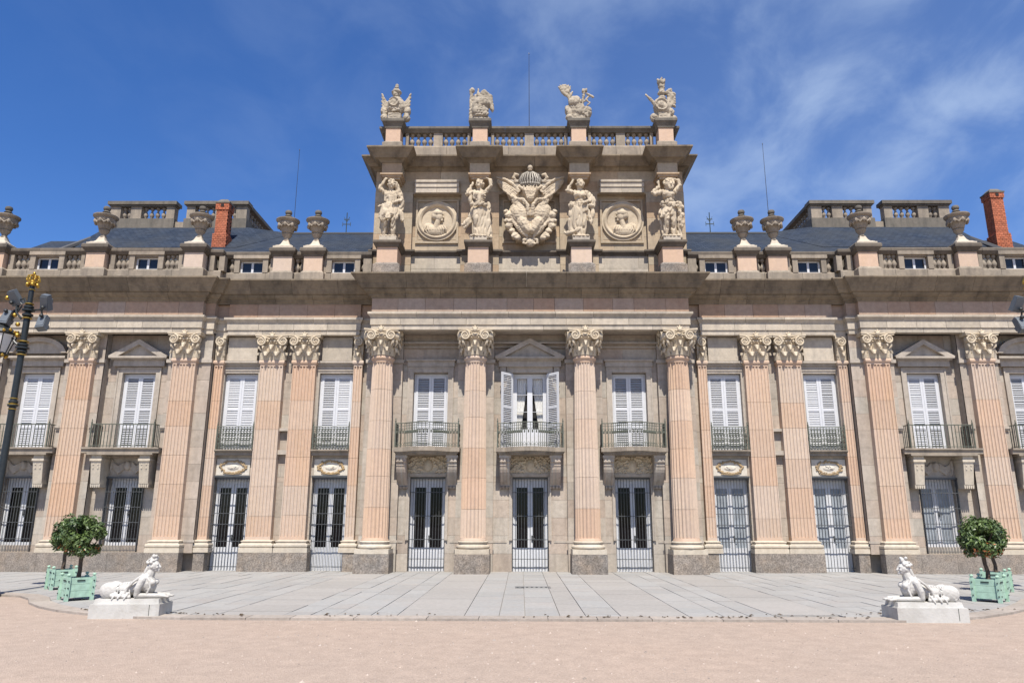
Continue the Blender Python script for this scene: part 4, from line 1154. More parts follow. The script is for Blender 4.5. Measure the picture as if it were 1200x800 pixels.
for s in (-1,1):
    A = terrace(roof, *sorted((s*18.15, s*15.35)), 5.0, -1 if s < 0 else 1)
    B = terrace(roof, *sorted((s*14.82, s*12.22)), 5.0, 1 if s < 0 else -1)
    for xo, T in ((s*12.22, B), (s*18.15, A)):
        mb = MB(); a, b = sorted((xo-.30*(1 if xo > 0 else -1)*(1 if abs(xo) > 15 else -1), xo)); mb.box(a,b,5.4,8.6,13.7,14.27); mb.box(a-.06,b+.06,5.42,8.6,14.92,15.07); mb.box(a,b,8.2,8.6,14.27,14.92)
        ob('terrace_return', mb, 'dark_stone', T)
        for k in range(8): ob('baluster', bal, 'rail_stone', T, loc=((a+b)/2, 5.7+.31*k, 14.28))
    mb = MB(); mb.box(*sorted((s*15.35, s*14.82)), 5.05, 5.4, 13.7, 14.16); ob('terrace_step', mb, 'rail_stone', B)

# ================================================================== ATTIC
att = empty_part('attic', palace)
AX = (-5.03,-1.82,1.82,5.03)
Bk = MB()
# podium, wall and panels
ashlar(att, -5.72, 5.72, .86, 9.85, 11.05, backing=Bk, course=.7, length=1.0, mat='archi', depth=.3)
ashlar(att, -5.72, 5.72, .95, 11.2, 13.5, backing=Bk, course=.62, length=1.1, mat='attic', depth=.3)
for c in AX:
    l, r = c-.70, c+.70
    ashlar(att, max(l,-5.76), min(r,5.76), .74, 9.85, 11.05, backing=Bk, course=.8, length=1.5, mat='attic', depth=.2)
    ashlar(att, max(l,-5.76), min(r,5.76), .70, 11.22, 13.5, backing=Bk, course=.62, length=1.5, mat='attic', depth=.25)
ob('mortar_backing', Bk, 'mortar', att)
ab = MB(); ab.box(-5.70,5.70,1.2,4.5,9.5,14.8); ob('attic_core', ab, 'attic', att)
APATH = [(-5.76,4.5),(-5.76,.74)]
for c in AX:
    if c > -5: APATH += [(c-.72,.86),(c-.72,.74)]
    APATH += [(c-.42,.74),(c-.42,-.04) ,(c+.42,-.04),(c+.42,.74)] if False else []
    if c < 5: APATH += [(c+.72,.74),(c+.72,.86)]
APATH += [(5.76,.74),(5.76,4.5)]
sweep_blocks(APATH, [(-.2,11.03),(.02,11.03),(.06,11.09),(.10,11.13),(.12,11.15),(.12,11.21),(-.2,11.23)], 1.6, 'podium_cap', 'rail_dark', att)
# entablature stepping out over each statue
EP = [(-5.72,4.5),(-5.72,.70)]
for c in AX: EP += [(c-.36,.70),(c-.36,.0),(c+.36,.0),(c+.36,.70)]
EP += [(5.72,.70),(5.72,4.5)]
sweep_blocks(EP, [(-.25,13.92),(.0,13.92),(.0,14.32),(-.25,14.32)], 1.2, 'frieze_stone', 'attic', att)
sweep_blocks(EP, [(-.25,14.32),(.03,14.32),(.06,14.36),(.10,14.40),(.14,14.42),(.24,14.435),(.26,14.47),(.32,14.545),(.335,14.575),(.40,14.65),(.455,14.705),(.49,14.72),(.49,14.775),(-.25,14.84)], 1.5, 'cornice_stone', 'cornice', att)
aw = MB(); 
for a, b in ((-4.33,-2.52),(-1.12,1.12),(2.52,4.33)):
    aw.box(a-.1,b+.1,.70,1.0,13.42,13.92)
aw.box(-5.72,-5.6,.70,4.4,13.5,13.92); aw.box(5.6,5.72,.70,4.4,13.5,13.92); ob('upper_attic_wall', aw, 'attic', att)
for c in AX:
    mb = MB(); mb.box(max(c-.72,-5.72),min(c+.72,5.72),.69,1.0,13.5,13.92,tone()); ob('stone', mb, 'attic', att)
    mb = MB(); mb.box(c-.36,c+.36,.0,.69,13.78,13.92,.7); mb.box(c-.41,c+.41,-.05,.69,13.86,13.915,.7); mb.box(c-.30,c+.30,.05,.69,13.70,13.78,.6); ob('impost_block', mb, 'attic', att)
for a, b in ((-4.25,-2.60),(-1.02,1.02),(2.60,4.25)):
    for z0_, z1_, pr in ((13.42,13.62,.0),(13.63,13.80,.03),(13.81,13.90,.07)):
        n = 2
        for k in range(n):
            mb = MB(); mb.box(a+(b-a)*k/n+.004,a+(b-a)*(k+1)/n-.004,.56-pr,.72,z0_,z1_,tone()); ob('architrave_stone', mb, 'archi', att)
# raised panel frames with ears
def panel(a, b):
    mb = MB(); y = .95
    for (p, q, z0_, z1_) in ((a,a+.07,11.62,13.2),(b-.07,b,11.62,13.2)): mb.box(p,q,y-.07,y+.01,z0_,z1_)
    mb.box(a,b,y-.068,y+.01,11.55,11.62); mb.box(a,b,y-.068,y+.01,13.2,13.27)
    mb.box(a+.10,b-.10,y-.012,y+.02,11.70,13.12)
    ob('panel_frame', mb, 'attic', att)
panel(-4.22,-2.63); panel(2.63,4.22); panel(-1.0,1.0)
# pedestals of the statues
def attic_pedestal(x):
    p = empty_part('statue_pedestal', palace); yf = -.16
    mb = MB(); mb.box(x-.36,x+.36,yf,.75,10.42,11.0,tone()); ob('pedestal_die', mb, 'pink', p)
    mb = MB(); mb.box(x-.47,x+.47,yf-.10,.75,9.84,10.34,tone()); mb.frustum(x,.27,10.34,10.42,.45,.50,.37,.44); ob('pedestal_base', mb, 'granite', p)
    mb = MB(); sweep(mb, [(x-.36,.75),(x-.36,yf),(x+.36,yf),(x+.36,.75)], [(-.3,11.0),(.03,11.0),(.06,11.06),(.11,11.11),(.14,11.14),(.14,11.21),(.12,11.23),(-.3,11.23)]); ob('pedestal_cap', mb, 'rail_dark', p)
    mb = MB(); mb.box(x-.30,x+.30,-.18,.42,11.23,11.41,.6); ob('statue_plinth', mb, 'archi', p)
for c in AX: attic_pedestal(c)
# balustrade on top
AB = empty_part('attic_balustrade', palace)
TP = [(-5.55,4.2),(-5.55,.40),(5.55,.40),(5.55,4.2)]
sweep_blocks(TP, [(-.5,14.8),(.0,14.8),(.0,15.18),(-.03,15.24),(-.5,15.24)], 1.3, 'balustrade_base', 'rail_stone', AB)
sweep_blocks(TP, [(-.36,15.785),(-.02,15.785),(.0,15.82),(.05,15.87),(.08,15.91),(.08,15.985),(.05,16.01),(-.36,16.01)], 1.6, 'balustrade_rail', 'dark_stone', AB)
for c in AX:
    mb = MB(); mb.box(c-.27,c+.27,-.05,.55,15.17,15.70,tone()); ob('pedestal_die', mb, 'pink', AB)
    mb = MB(); mb.box(c-.37,c+.37,-.14,.60,14.82,15.10,tone()); mb.frustum(c,.24,15.10,15.17,.36,.37,.28,.30); ob('pedestal_base', mb, 'rail_stone', AB)
    mb = MB(); sweep(mb, [(c-.27,.6),(c-.27,-.05),(c+.27,-.05),(c+.27,.6)], [(-.25,15.70),(.03,15.70),(.05,15.78),(.09,15.86),(.13,15.91),(.145,15.93),(.145,16.02),(.12,16.05),(-.25,16.05)]); ob('pedestal_cap', mb, 'dark_stone', AB)
for a, b in zip(AX, AX[1:]):
    mid = (a+b)/2
    for p, w_ in ((a+.44,.12),(b-.44,.12),(mid,.34)):
        mb = MB(); mb.box(p-w_/2,p+w_/2,.45,.75,15.24,15.785,tone()); ob('balustrade_pier', mb, 'rail_stone', AB)
    for lo, hi in ((a+.5,mid-.17),(mid+.17,b-.5)):
        n = 4 if b-a < 3.3 else 5
        for k in range(n): ob('baluster', bal, 'rail_stone', AB, loc=(lo+(hi-lo)*(k+.5)/n, .58, 15.24))
for s in (-1,1):
    for k in range(9): ob('baluster', bal, 'rail_stone', AB, loc=(s*5.38, .95+.34*k, 15.24))
# medallions
def medallion(x, zc, y, face, label):
    md = empty_part('medallion', palace, label); mb = MB(); n = 48
    prof = [(.0,-.035),(.56,-.035),(.56,-.05),(.60,-.10),(.66,-.13),(.70,-.115),(.72,-.085),(.78,-.08),(.79,-.02),(.79,.06)]
    rings = [[(x+max(r,.001)*math.cos(2*math.pi*i/n), y+d, zc+max(r,.001)*math.sin(2*math.pi*i/n)) for i in range(n)][::-1] for r, d in prof]
    mb.loft(rings, .5); ob('medallion_ring', mb, 'marble', md, smooth=40)
    q = MB(); f = face; b_ = y-.03
    q.ell((x-.06*f,b_,zc-.30), (.34,.12,.20)); q.ell((x-.26*f,b_+.02,zc-.20), (.16,.09,.17)); q.ell((x+.14*f,b_,zc-.25), (.16,.10,.15))
    q.chain([(x-.02*f,b_-.02,zc-.2),(x+.04*f,b_-.05,zc+.02)], [.10,.08])
    q.ell((x+.06*f,b_-.06,zc+.13), (.11,.10,.145)); q.ell((x+.02*f,b_-.06,zc+.25), (.17,.12,.11)); q.ell((x-.05*f,b_-.05,zc+.17), (.12,.1,.13)); q.chain([(x+.10*f,b_-.1,zc+.20),(x+.20*f,b_-.08,zc+.225)],[.03,.02])
    q.ell((x+.0*f,b_,zc+.36), (.07,.06,.07)); q.chain([(x+.155*f,b_-.06,zc+.17),(x+.195*f,b_-.06,zc+.115)],[.018,.024]); q.ell((x+.14*f,b_-.06,zc+.02), (.045,.05,.04)); q.ell((x+.155*f,b_-.06,zc+.065), (.026,.04,.018))
    for k in range(9):
        a = k/8; q.tube([(x+(-.30+.5*a)*f,b_-.08,zc-.14-.05*math.sin(a*3)),(x+(-.34+.62*a)*f,b_-.10,zc-.28),(x+(-.22+.5*a)*f,b_-.05,zc-.46)], [.02,.028,.018], 6)
    for k in range(4): q.tube([(x+(-.12+.06*k)*f,b_-.1,zc+.3-.02*k),(x+(-.15+.05*k)*f,b_-.08,zc+.1)], [.025,.02], 6)
    q.v = [(x+(a-x)*1.28, y+(b-y)*1.15, zc-.02+(c-zc)*1.22) for a, b, c in q.v]
    ob('bust_relief', q.blob('bust_relief', .013, 1, .006, 12, 5), 'marble', md)
medallion(-3.43, 12.42, .94, 1, 'round medallion of a helmeted bust facing right')
medallion(3.46, 12.42, .94, -1, 'round medallion of a bust facing left')
# coat of arms
arms = empty_part('coat_of_arms', palace, 'carved coat of arms with crown, wings, two shields and hanging fruit')
def arms_mesh():
    q = MB(); X, Y = .03, .66
    q.ell((X,Y-.04,12.15), (.56,.20,.55)); q.ell((X,Y,12.55), (.66,.16,.78)); q.ell((X,Y,11.9), (.42,.14,.45)); q.ell((X,Y+.02,13.35),(.45,.14,.35))
    for e in (-1,1):
        q.chain([(X+e*.40,Y-.16,12.80),(X+e*.56,Y-.18,13.06),(X+e*.70,Y-.16,13.30)], [.20,.15,.05], 10); q.chain([(X+e*.30,Y-.20,12.2),(X+e*.12,Y-.2,11.9)], [.22,.2], 10)
        q.ell((X+e*.385,Y-.12,12.56), (.37,.26,.47), (0,e*16,0), 18, 12)                        # round shields
        q.tube([(X+e*.07,Y-.30,12.40),(X+e*.10,Y-.36,12.80),(X+e*.26,Y-.34,13.02),(X+e*.52,Y-.30,13.05),(X+e*.74,Y-.24,13.26)], [.07,.075,.075,.07,.04], 8)
        q.tube([(X+e*.70,Y-.12,12.85),(X+e*.74,Y-.16,12.6),(X+e*.62,Y-.2,12.2),(X+e*.30,Y-.22,11.78),(X+e*.10,Y-.2,11.62)], [.03,.055,.06,.07,.05], 8)
        q.tube([(X+e*.30,Y-.25,12.15),(X+e*.42,Y-.26,12.02),(X+e*.36,Y-.26,11.85),(X+e*.22,Y-.25,11.95),(X+e*.16,Y-.25,12.12)], [.04,.05,.05,.045,.03], 8)
        q.tube([(X+e*.10,Y-.2,12.30),(X+e*.08,Y-.26,12.10),(X+e*.20,Y-.26,11.98)], [.05,.06,.03], 8)
        # wings: a rounded blade with feather ridges, tip up and outwards
        q.ell((X+e*.84,Y-.16,13.60), (.52,.075,.21), (0,-e*40,0), 16, 8)
        q.ell((X+e*.62,Y-.08,13.30), (.26,.10,.22), (0,-e*60,0), 14, 8)
        q.tube([(X+e*.42,Y-.20,13.42),(X+e*.64,Y-.27,13.66),(X+e*.92,Y-.27,13.86),(X+e*1.26,Y-.20,13.97)], [.06,.065,.055,.03], 8)
        for k in range(5):
            d_ = .075*(k+1)
            q.tube([(X+e*(.46+.03*k),Y-.22,13.42-d_),(X+e*(.72+.02*k),Y-.28,13.62-d_*.95),(X+e*(1.0-.0*k),Y-.26,13.80-d_*.9),(X+e*(1.24-.04*k),Y-.20,13.94-d_*.85)], [.026,.04,.036,.016], 6)
        # swag of fruit
        for (px,pz,r) in ((.80,12.48,.15),(.86,12.26,.10),(.78,12.06,.15),(.66,11.86,.12),(.56,11.68,.15),(.74,12.24,.11),(.45,11.60,.12),(.88,12.62,.09)):
            q.ell((X+e*px,Y-.14,pz), (r,.14,r))
            q.ell((X+e*(px+.06),Y-.2,pz-.03), (r*.6,.1,r*.6))
        # big scroll volutes below the crown
        q.tube([(X+e*.10,Y-.18,13.10),(X+e*.22,Y-.22,13.45),(X+e*.42,Y-.2,13.62),(X+e*.52,Y-.2,13.48),(X+e*.44,Y-.22,13.36),(X+e*.36,Y-.22,13.45)], [.06,.07,.075,.06,.05,.03], 8)
        q.tube([(X+e*.52,Y-.1,13.80),(X+e*.62,Y-.14,13.98),(X+e*.55,Y-.14,14.12),(X+e*.42,Y-.12,14.08)], [.06,.08,.08,.05], 8)
    q.ell((X,Y-.10,13.44), (.33,.20,.30)); q.ell((X,Y-.14,13.16), (.20,.18,.22))
    for k in range(5): q.tube([(X-.24+.12*k,Y-.26,13.62),(X-.19+.095*k,Y-.32,13.38),(X-.10+.05*k,Y-.30,13.08)], [.03,.045,.03], 7)
    # shell at the foot
    q.ell((X,Y-.1,11.44), (.2,.13,.17)); 
    for e in (-1,1): q.tube([(X+e*.08,Y-.16,11.56),(X+e*.24,Y-.18,11.52),(X+e*.26,Y-.18,11.38),(X+e*.14,Y-.18,11.36)], [.05,.06,.05,.03], 7)
    q.box(-.5,.56,.62,.97,11.5,13.4)
    return q.blob('carving', .017, 1, .026, 9, 9)
ob('carving', arms_mesh(), 'marble', arms)
q = MB(); X, Y = .03, .50
for k in range(11):
    a = -75+15*k; q.tube([(X+.30*math.sin(R(a)),Y-.02-.1*math.cos(R(a)),13.62),(X+.42*math.sin(R(a)),Y-.14*math.cos(R(a)),13.86),(X+.30*math.sin(R(a)),Y-.1*math.cos(R(a)),14.10),(X+.05*math.sin(R(a)),Y,14.25)], [.03,.038,.032,.02], 6)
    q.ell((X+.36*math.sin(R(a)),Y-.14*math.cos(R(a)),13.70), .05, n=7, m=5)
for k in range(14): q.ell((X+rnd.uniform(-.36,.36), Y-.05, 13.65+rnd.uniform(0,.42)), (.05,.06,.07), n=7, m=5)
ob('iron_crown', q, 'crown_iron', arms, smooth=60)
q = MB(); q.ell((.03,.46,14.36), (.105,.105,.12)); q.lathe([(.05,0),(.09,.03),(.06,.08)], .03,.46,14.22,10); q.lathe([(.03,0),(.02,.05),(.045,.08),(.01,.14)], .03,.46,14.46,8); ob('crown_orb', q, 'marble', arms, smooth=60)

# ================================================================== STATUES
def limb(q, pts, rad): q.chain(pts, rad, 10)
def hand(q, wr, tip, up_=(0,0,1), s=1.0, curl=.3):
    """palm with four unequal fingers and a side thumb, pointing from wrist to tip"""
    wr, tip = Vector(wr), Vector(tip); d = (tip-wr).normalized(); u = Vector(up_); u = (u-d*u.dot(d)).normalized(); n = d.cross(u)
    L_ = .105*s
    q.ell(wr+d*L_*.42, (.022*s,.034*s,.05*s) if abs(d.z) > .6 else (.05*s,.024*s,.034*s))
    for k, ln in enumerate((.82,.95,1.0,.85)):
        o_ = u*(.022*(1.5-k)*s); b = wr+d*L_*.62+o_; mid = b+d*L_*.28*ln-n*curl*.02*s; e = mid+d*L_*.24*ln-n*curl*.055*s
        q.chain([b,mid,e], [.0115*s,.0105*s,.008*s], 6)
    b = wr+d*L_*.25+u*.03*s; q.chain([b,b+d*L_*.22+u*.028*s,b+d*L_*.45+u*.03*s], [.0125*s,.011*s,.008*s], 6)
def head(q, c, s=1.0, yaw_=0, beard=False, hair='up', tilt=0):
    c = Vector(c); mt = Matrix.Rotation(R(yaw_),3,'Z')@Matrix.Rotation(R(tilt),3,'X')
    P = lambda x,y,z: c+mt@Vector((x*s,y*s,z*s))
    q.ell(c, (.135*s,.155*s,.175*s), None, 16, 12); q.ell(P(0,-.055,-.075), (.10*s,.10*s,.105*s))
    q.chain([P(0,-.165,.035),P(0,-.19,-.03)], [.014*s,.026*s], 7)                      # nose
    for e in (-1,1):
        q.ell(P(e*.055,-.135,.065), (.042*s,.022*s,.016*s)); q.ell(P(e*.055,-.128,.028), (.022*s,.02*s,.014*s)); q.ell(P(e*.07,-.11,-.03), (.04*s,.035*s,.04*s)); q.ell(P(e*.14,.01,0), (.016*s,.03*s,.045*s))
    q.ell(P(0,-.148,-.082), (.04*s,.018*s,.012*s)); q.ell(P(0,-.145,-.102), (.034*s,.018*s,.012*s)); q.ell(P(0,-.135,-.15), (.04*s,.035*s,.032*s))
    r_ = random.Random(int(c.x*100)+9)
    for k in range(26):
        a = r_.uniform(0,2*math.pi); el = r_.uniform(.15,1.4)
        x_, y_, z_ = .14*math.cos(a)*math.cos(el), .165*math.sin(a)*math.cos(el), .18*math.sin(el)
        if y_ < -.08 and z_ < .13: continue
        q.ell(P(x_,y_,z_), .04*s, None, 7, 5)
    for k in range(12):
        q.ell(P(r_.uniform(-.12,.12), .08+r_.uniform(0,.08), r_.uniform(-.12,.1)), .05*s, None, 7, 5)
    if beard:
        for k in range(14): q.chain([P(r_.uniform(-.09,.09),-.13,-.11),P(r_.uniform(-.08,.08),-.15,-.22)], [.03*s,.014*s], 6)
    if hair == 'up': q.ell(P(0,.03,.20), (.075*s,.075*s,.06*s))
def folds(q, ring_top, ring_bot, r0, r1, bulge=.0):
    for a, b in zip(ring_top, ring_bot):
        a, b = Vector(a), Vector(b); mid = (a+b)/2; mid += Vector((mid.x*bulge, mid.y*bulge, 0)); q.chain([a, a+(mid-a)*.6, mid, b], [r0,(r0+r1)/2,r1,r1*1.15], 8)
def torso(q, pel, chest, nw=.20, female=True):
    pel, chest = Vector(pel), Vector(chest)
    mid = (pel+chest)/2
    q.ell(pel, (.225,.17,.18)); q.ell(mid, (.175,.135,.22)); q.ell(chest, (.235,.165,.21)); q.ell(chest+Vector((0,.02,.12)), (.22,.12,.10))
    q.chain([chest+Vector((-.22,.02,.15)),chest+Vector((.22,.02,.15))], [.085,.085])
    q.chain([chest+Vector((0,.0,.17)),chest+Vector((0,-.01,.40))], [.095,.075])
    for e in (-1,1):
        if female: q.ell(chest+Vector((e*.105,-.14,-.01)), (.088,.075,.085))
        else: q.ell(chest+Vector((e*.10,-.12,.02)), (.105,.05,.075)); q.ell(mid+Vector((e*.05,-.12,.0)), (.05,.03,.06))
def foot(q, a, dirx=0):
    a = Vector(a); q.chain([a+Vector((0,.05,.0)), a+Vector((dirx*.06,-.09,-.02)), a+Vector((dirx*.12,-.20,-.045))], [.062,.055,.042], 8)
def sag(q, p0, p1, p2, r, n=1, d=(0,-.0,-.06)):
    for k in range(n):
        o_ = Vector(d)*k; q.chain([Vector(p0)+o_, (Vector(p0)*.25+Vector(p1)*.5+Vector(p2)*.25)+o_, Vector(p2)+o_], [r*.8,r,r*.8], 7)

def statue_hooded():     # far left: hood, short tunic, one arm up to the head
    q = MB(); torso(q, (0,.02,1.28), (.0,.0,1.72), female=False)
    head(q, (.02,-.03,2.20), .98, 12, False, 'none', 8)
    q.ell((.02,.06,2.25), (.17,.16,.19)); sag(q, (-.14,-.02,2.2), (.02,-.02,2.42), (.2,0,2.18), .05)      # hood
    q.chain([(.17,.02,2.25),(.24,.05,2.0),(.34,.06,1.75),(.40,.05,1.5),(.40,.04,1.2)], [.07,.09,.11,.12,.08])      # cape on the right shoulder
    limb(q, [(-.24,.0,1.88),(-.42,-.05,2.02),(-.38,-.05,2.14)], [.095,.08,.075]); limb(q, [(-.42,-.05,2.04),(-.26,-.06,2.36)], [.075,.05]); hand(q, (-.25,-.06,2.37), (-.16,-.08,2.47))
    limb(q, [(.25,.0,1.86),(.40,-.03,1.58)], [.095,.075]); limb(q, [(.40,-.03,1.57),(.22,-.24,1.38)], [.07,.05]); hand(q, (.21,-.25,1.37), (.08,-.3,1.34))
    for k in range(7): sag(q, (-.22,-.08,1.82-.05*k), (.0,-.26,1.46-.03*k), (.25,-.12,1.72-.055*k), .032)
    limb(q, [(-.11,.0,1.22),(-.17,-.12,.72)], [.14,.095]); limb(q, [(-.17,-.12,.72),(-.17,.02,.40),(-.16,.06,.12)], [.09,.085,.052]); foot(q, (-.16,.06,.07), -.6)
    limb(q, [(.11,-.02,1.20),(.15,-.16,.68)], [.145,.10]); limb(q, [(.15,-.16,.68),(.15,-.08,.38),(.14,-.04,.12)], [.095,.088,.055]); foot(q, (.14,-.04,.07), .2)
    n = 11; top = [(-.26+.52*k/(n-1), -.08-.10*math.sin(math.pi*k/(n-1)), 1.36) for k in range(n)]; bot = [(-.34+.68*k/(n-1), -.12-.16*math.sin(math.pi*k/(n-1)), .82-.10*math.sin(k*1.7)) for k in range(n)]
    folds(q, top, bot, .05, .055, .02)
    q.chain([(.30,-.02,1.3),(.40,-.04,1.0),(.46,-.05,.72)], [.08,.09,.06]); q.chain([(-.26,0,1.3),(-.33,0,1.0),(-.28,.05,.5),(-.2,.1,.1)], [.07,.08,.06,.06])
    q.chain([(-.28,-.1,1.34),(-.42,-.14,1.24)], [.04,.025])
    q.chain([(.05,.16,.05),(.08,.16,1.0)], [.12,.10]); q.box(-.30,.30,-.28,.24,-.01,.05)
    return q.blob('hooded_statue', .018, 1, .06, 8, 2.6)
def statue_both_up():    # second: woman, both arms up, long skirt blown to the left
    q = MB(); torso(q, (0,.0,1.30), (0,-.02,1.74))
    head(q, (0,-.05,2.20), .96, -14, False, 'none', -6)
    limb(q, [(-.24,0,1.90),(-.46,-.06,1.78)], [.085,.07]); limb(q, [(-.46,-.06,1.78),(-.26,-.02,2.22)], [.068,.045]); hand(q, (-.26,-.02,2.22), (-.22,0,2.36))
    limb(q, [(.24,0,1.92),(.42,-.05,2.12)], [.088,.072]); limb(q, [(.42,-.05,2.12),(.40,-.06,2.36),(.24,-.06,2.47)], [.07,.06,.045]); hand(q, (.23,-.06,2.47), (.09,-.05,2.46))
    for k in range(6): sag(q, (-.20,-.10,1.86-.05*k), (.04,-.30,1.52-.03*k), (.22,-.10,1.80-.10*k), .034)
    for k in range(10): q.ell((-.27+.06*k, -.20-.06*math.sin(k*.35), 1.30+.05*math.sin(k*2.1)), (.06,.06,.055), None, 8, 6)
    limb(q, [(-.10,0,1.22),(-.09,-.20,.72)], [.145,.10]); limb(q, [(-.09,-.20,.72),(-.11,-.12,.36),(-.12,-.10,.12)], [.098,.088,.055]); foot(q, (-.12,-.12,.07), -.3)
    limb(q, [(.11,0,1.22),(.13,-.05,.70),(.13,.02,.12)], [.145,.11,.06]); foot(q, (.13,-.04,.07), .3)
    n = 9; top = [(.0+.30*k/(n-1), -.16+.14*(k/(n-1))**2, 1.22) for k in range(n)]; bot = [(-.02+.46*k/(n-1), -.22+.2*(k/(n-1))**2, .06+.05*math.sin(k*2)) for k in range(n)]
    folds(q, top, bot, .05, .06, .02)
    q.chain([(-.22,.0,1.2),(-.30,.04,.9),(-.42,.05,.70),(-.58,.02,.58)], [.08,.10,.11,.06]); q.chain([(-.25,.05,1.0),(-.36,.06,.66),(-.5,.05,.48)], [.08,.10,.07])
    q.chain([(-.15,.1,1.0),(-.17,.1,.1)], [.11,.08]); q.chain([(.34,.02,1.45),(.38,.0,1.2),(.34,0,1.0)], [.05,.06,.04]); q.chain([(-.28,.02,1.86),(-.33,.02,1.6),(-.26,.02,1.36)], [.06,.09,.07])
    q.box(-.31,.31,-.30,.22,-.01,.05)
    return q.blob('statue', .018, 1, .06, 8, 2.6)
def statue_half_draped():   # third: bare chested woman gathering a cloth over her hips
    q = MB(); torso(q, (-.02,.0,1.28), (0,-.02,1.72))
    head(q, (.02,-.05,2.19), .97, 8, False, 'none', -4)
    limb(q, [(-.24,0,1.88),(-.46,-.06,1.92)], [.085,.072]); limb(q, [(-.46,-.06,1.92),(-.28,-.05,2.30)], [.07,.045]); hand(q, (-.27,-.05,2.31), (-.20,-.04,2.44))
    limb(q, [(.24,0,1.86),(.40,.0,1.55)], [.088,.07]); limb(q, [(.40,.0,1.55),(.18,-.26,1.36)], [.07,.048]); hand(q, (.17,-.27,1.36), (.03,-.30,1.30))
    q.chain([(.22,.06,1.94),(.42,.05,1.75),(.50,.02,1.5),(.46,-.02,1.3),(.30,-.12,1.28)], [.06,.09,.10,.09,.07]); q.chain([(.42,.02,1.4),(.46,.0,1.0),(.40,.02,.66)], [.08,.08,.05])
    for k in range(8): sag(q, (-.34,-.02,1.46-.075*k), (-.06,-.30,1.30-.07*k), (.26,-.16,1.38-.04*k), .036)
    q.ell((-.28,-.02,1.34), (.14,.13,.14))
    limb(q, [(.11,0,1.22),(.13,-.10,.72)], [.14,.098]); limb(q, [(.13,-.10,.72),(.12,-.04,.40),(.10,-.04,.12)], [.094,.09,.052]); foot(q, (.10,-.06,.07), .1)
    limb(q, [(-.12,0,1.2),(-.15,-.06,.7),(-.12,.0,.12)], [.15,.12,.06]); foot(q, (-.10,-.08,.07), -.1)
    n = 9; top = [(-.34+.36*k/(n-1), .02-.20*math.sin(math.pi*.5*k/(n-1)), 1.25) for k in range(n)]; bot = [(-.40+.42*k/(n-1), .04-.24*math.sin(math.pi*.5*k/(n-1)), .22-.02*k) for k in range(n)]
    folds(q, top, bot, .055, .055, .05)
    q.chain([(-.05,-.24,.30),(-.30,-.22,.16),(-.52,-.14,.14),(-.58,-.08,.24)], [.06,.08,.09,.05])
    q.chain([(.28,-.1,1.1),(.34,-.1,.8),(.40,-.08,.55)], [.06,.07,.04]); q.chain([(0,.16,.05),(0,.16,1.0)], [.12,.1])
    q.box(-.31,.31,-.30,.22,-.01,.05)
    return q.blob('statue', .018, 1, .06, 8, 2.6)
def statue_bearded():    # fourth: muscular man, both arms folded up over the head, belt of leaves
    q = MB(); torso(q, (.0,.0,1.28), (.0,-.02,1.74), female=False)
    head(q, (.04,-.06,2.16), 1.0, 10, True, 'none', 4)
    for k in range(16): q.ell((.04+.17*math.cos(k*.42-.3), -.06+.03*math.sin(k), 2.24+.12*math.sin(k*.42-.3)), .06, None, 7, 5)
    limb(q, [(-.25,0,1.90),(-.50,-.08,1.76)], [.10,.082]); limb(q, [(-.50,-.08,1.76),(-.60,-.05,1.82),(-.33,-.02,2.12),(-.36,0,2.30)], [.08,.08,.06,.048]); hand(q, (-.36,0,2.30), (-.33,.02,2.44))
    limb(q, [(.25,0,1.90),(.42,-.03,2.14)], [.10,.088]); limb(q, [(.42,-.03,2.14),(.38,-.03,2.34),(.14,-.05,2.42)], [.082,.07,.05]); hand(q, (.13,-.05,2.42), (-.02,-.08,2.42))
    for k in range(22): q.ell((-.30+.60*k/21, -.17-.05*math.sin(k*1.3), 1.30+.07*math.sin(k*2.3)), (.065,.05,.075), (0,k*40,0), 7, 5)
    limb(q, [(-.11,0,1.22),(-.12,-.16,.74)], [.15,.105]); limb(q, [(-.12,-.16,.74),(-.15,-.04,.40),(-.16,.0,.12)], [.10,.092,.055]); foot(q, (-.17,-.03,.07), -.5)
    limb(q, [(.11,0,1.22),(.12,-.09,.70)], [.15,.105]); limb(q, [(.12,-.09,.70),(.12,.0,.40),(.11,.0,.12)], [.10,.095,.055]); foot(q, (.11,-.03,.07), .3)
    n = 7; top = [(-.26+.40*k/(n-1), -.10-.06*math.sin(k*.5), 1.22) for k in range(n)]; bot = [(-.40+.44*k/(n-1), -.14-.08*math.sin(k*.5), .95-.14*math.sin(k*1.1)) for k in range(n)]
    folds(q, top, bot, .05, .05, .02)
    q.chain([(-.30,0,1.1),(-.34,0,.8),(-.28,.04,.4),(-.22,.06,.1)], [.06,.05,.04,.04])
    # trunk with hanging skin on the right
    q.chain([(.36,.06,.05),(.36,.04,.6),(.40,.0,1.2)], [.10,.09,.07])
    for k in range(9): q.ell((.40+.05*math.sin(k*2), -.03, .5+.11*k), (.09,.08,.10), None, 8, 6)
    q.box(-.33,.33,-.30,.22,-.01,.05)
    return q.blob('statue', .018, 1, .06, 8, 2.6)
SG = 'statues carrying the attic entablature'
for fn, x, lb in ((statue_hooded, AX[0], 'hooded stone figure in a short tunic, leftmost of the attic statues'),
                  (statue_both_up, AX[1], 'stone woman in a swirling dress with both arms raised, left of the coat of arms'),
                  (statue_half_draped, AX[2], 'bare-chested stone woman holding a cloth round her hips, right of the coat of arms'),
                  (statue_bearded, AX[3], 'muscular bearded stone man with a leaf belt and arms over his head, rightmost attic statue')):
    o = solo('statue', fn(), 'marble', lb, 'statue', (x, .10, 11.405), SG); o.scale = (.98,.98,.955)

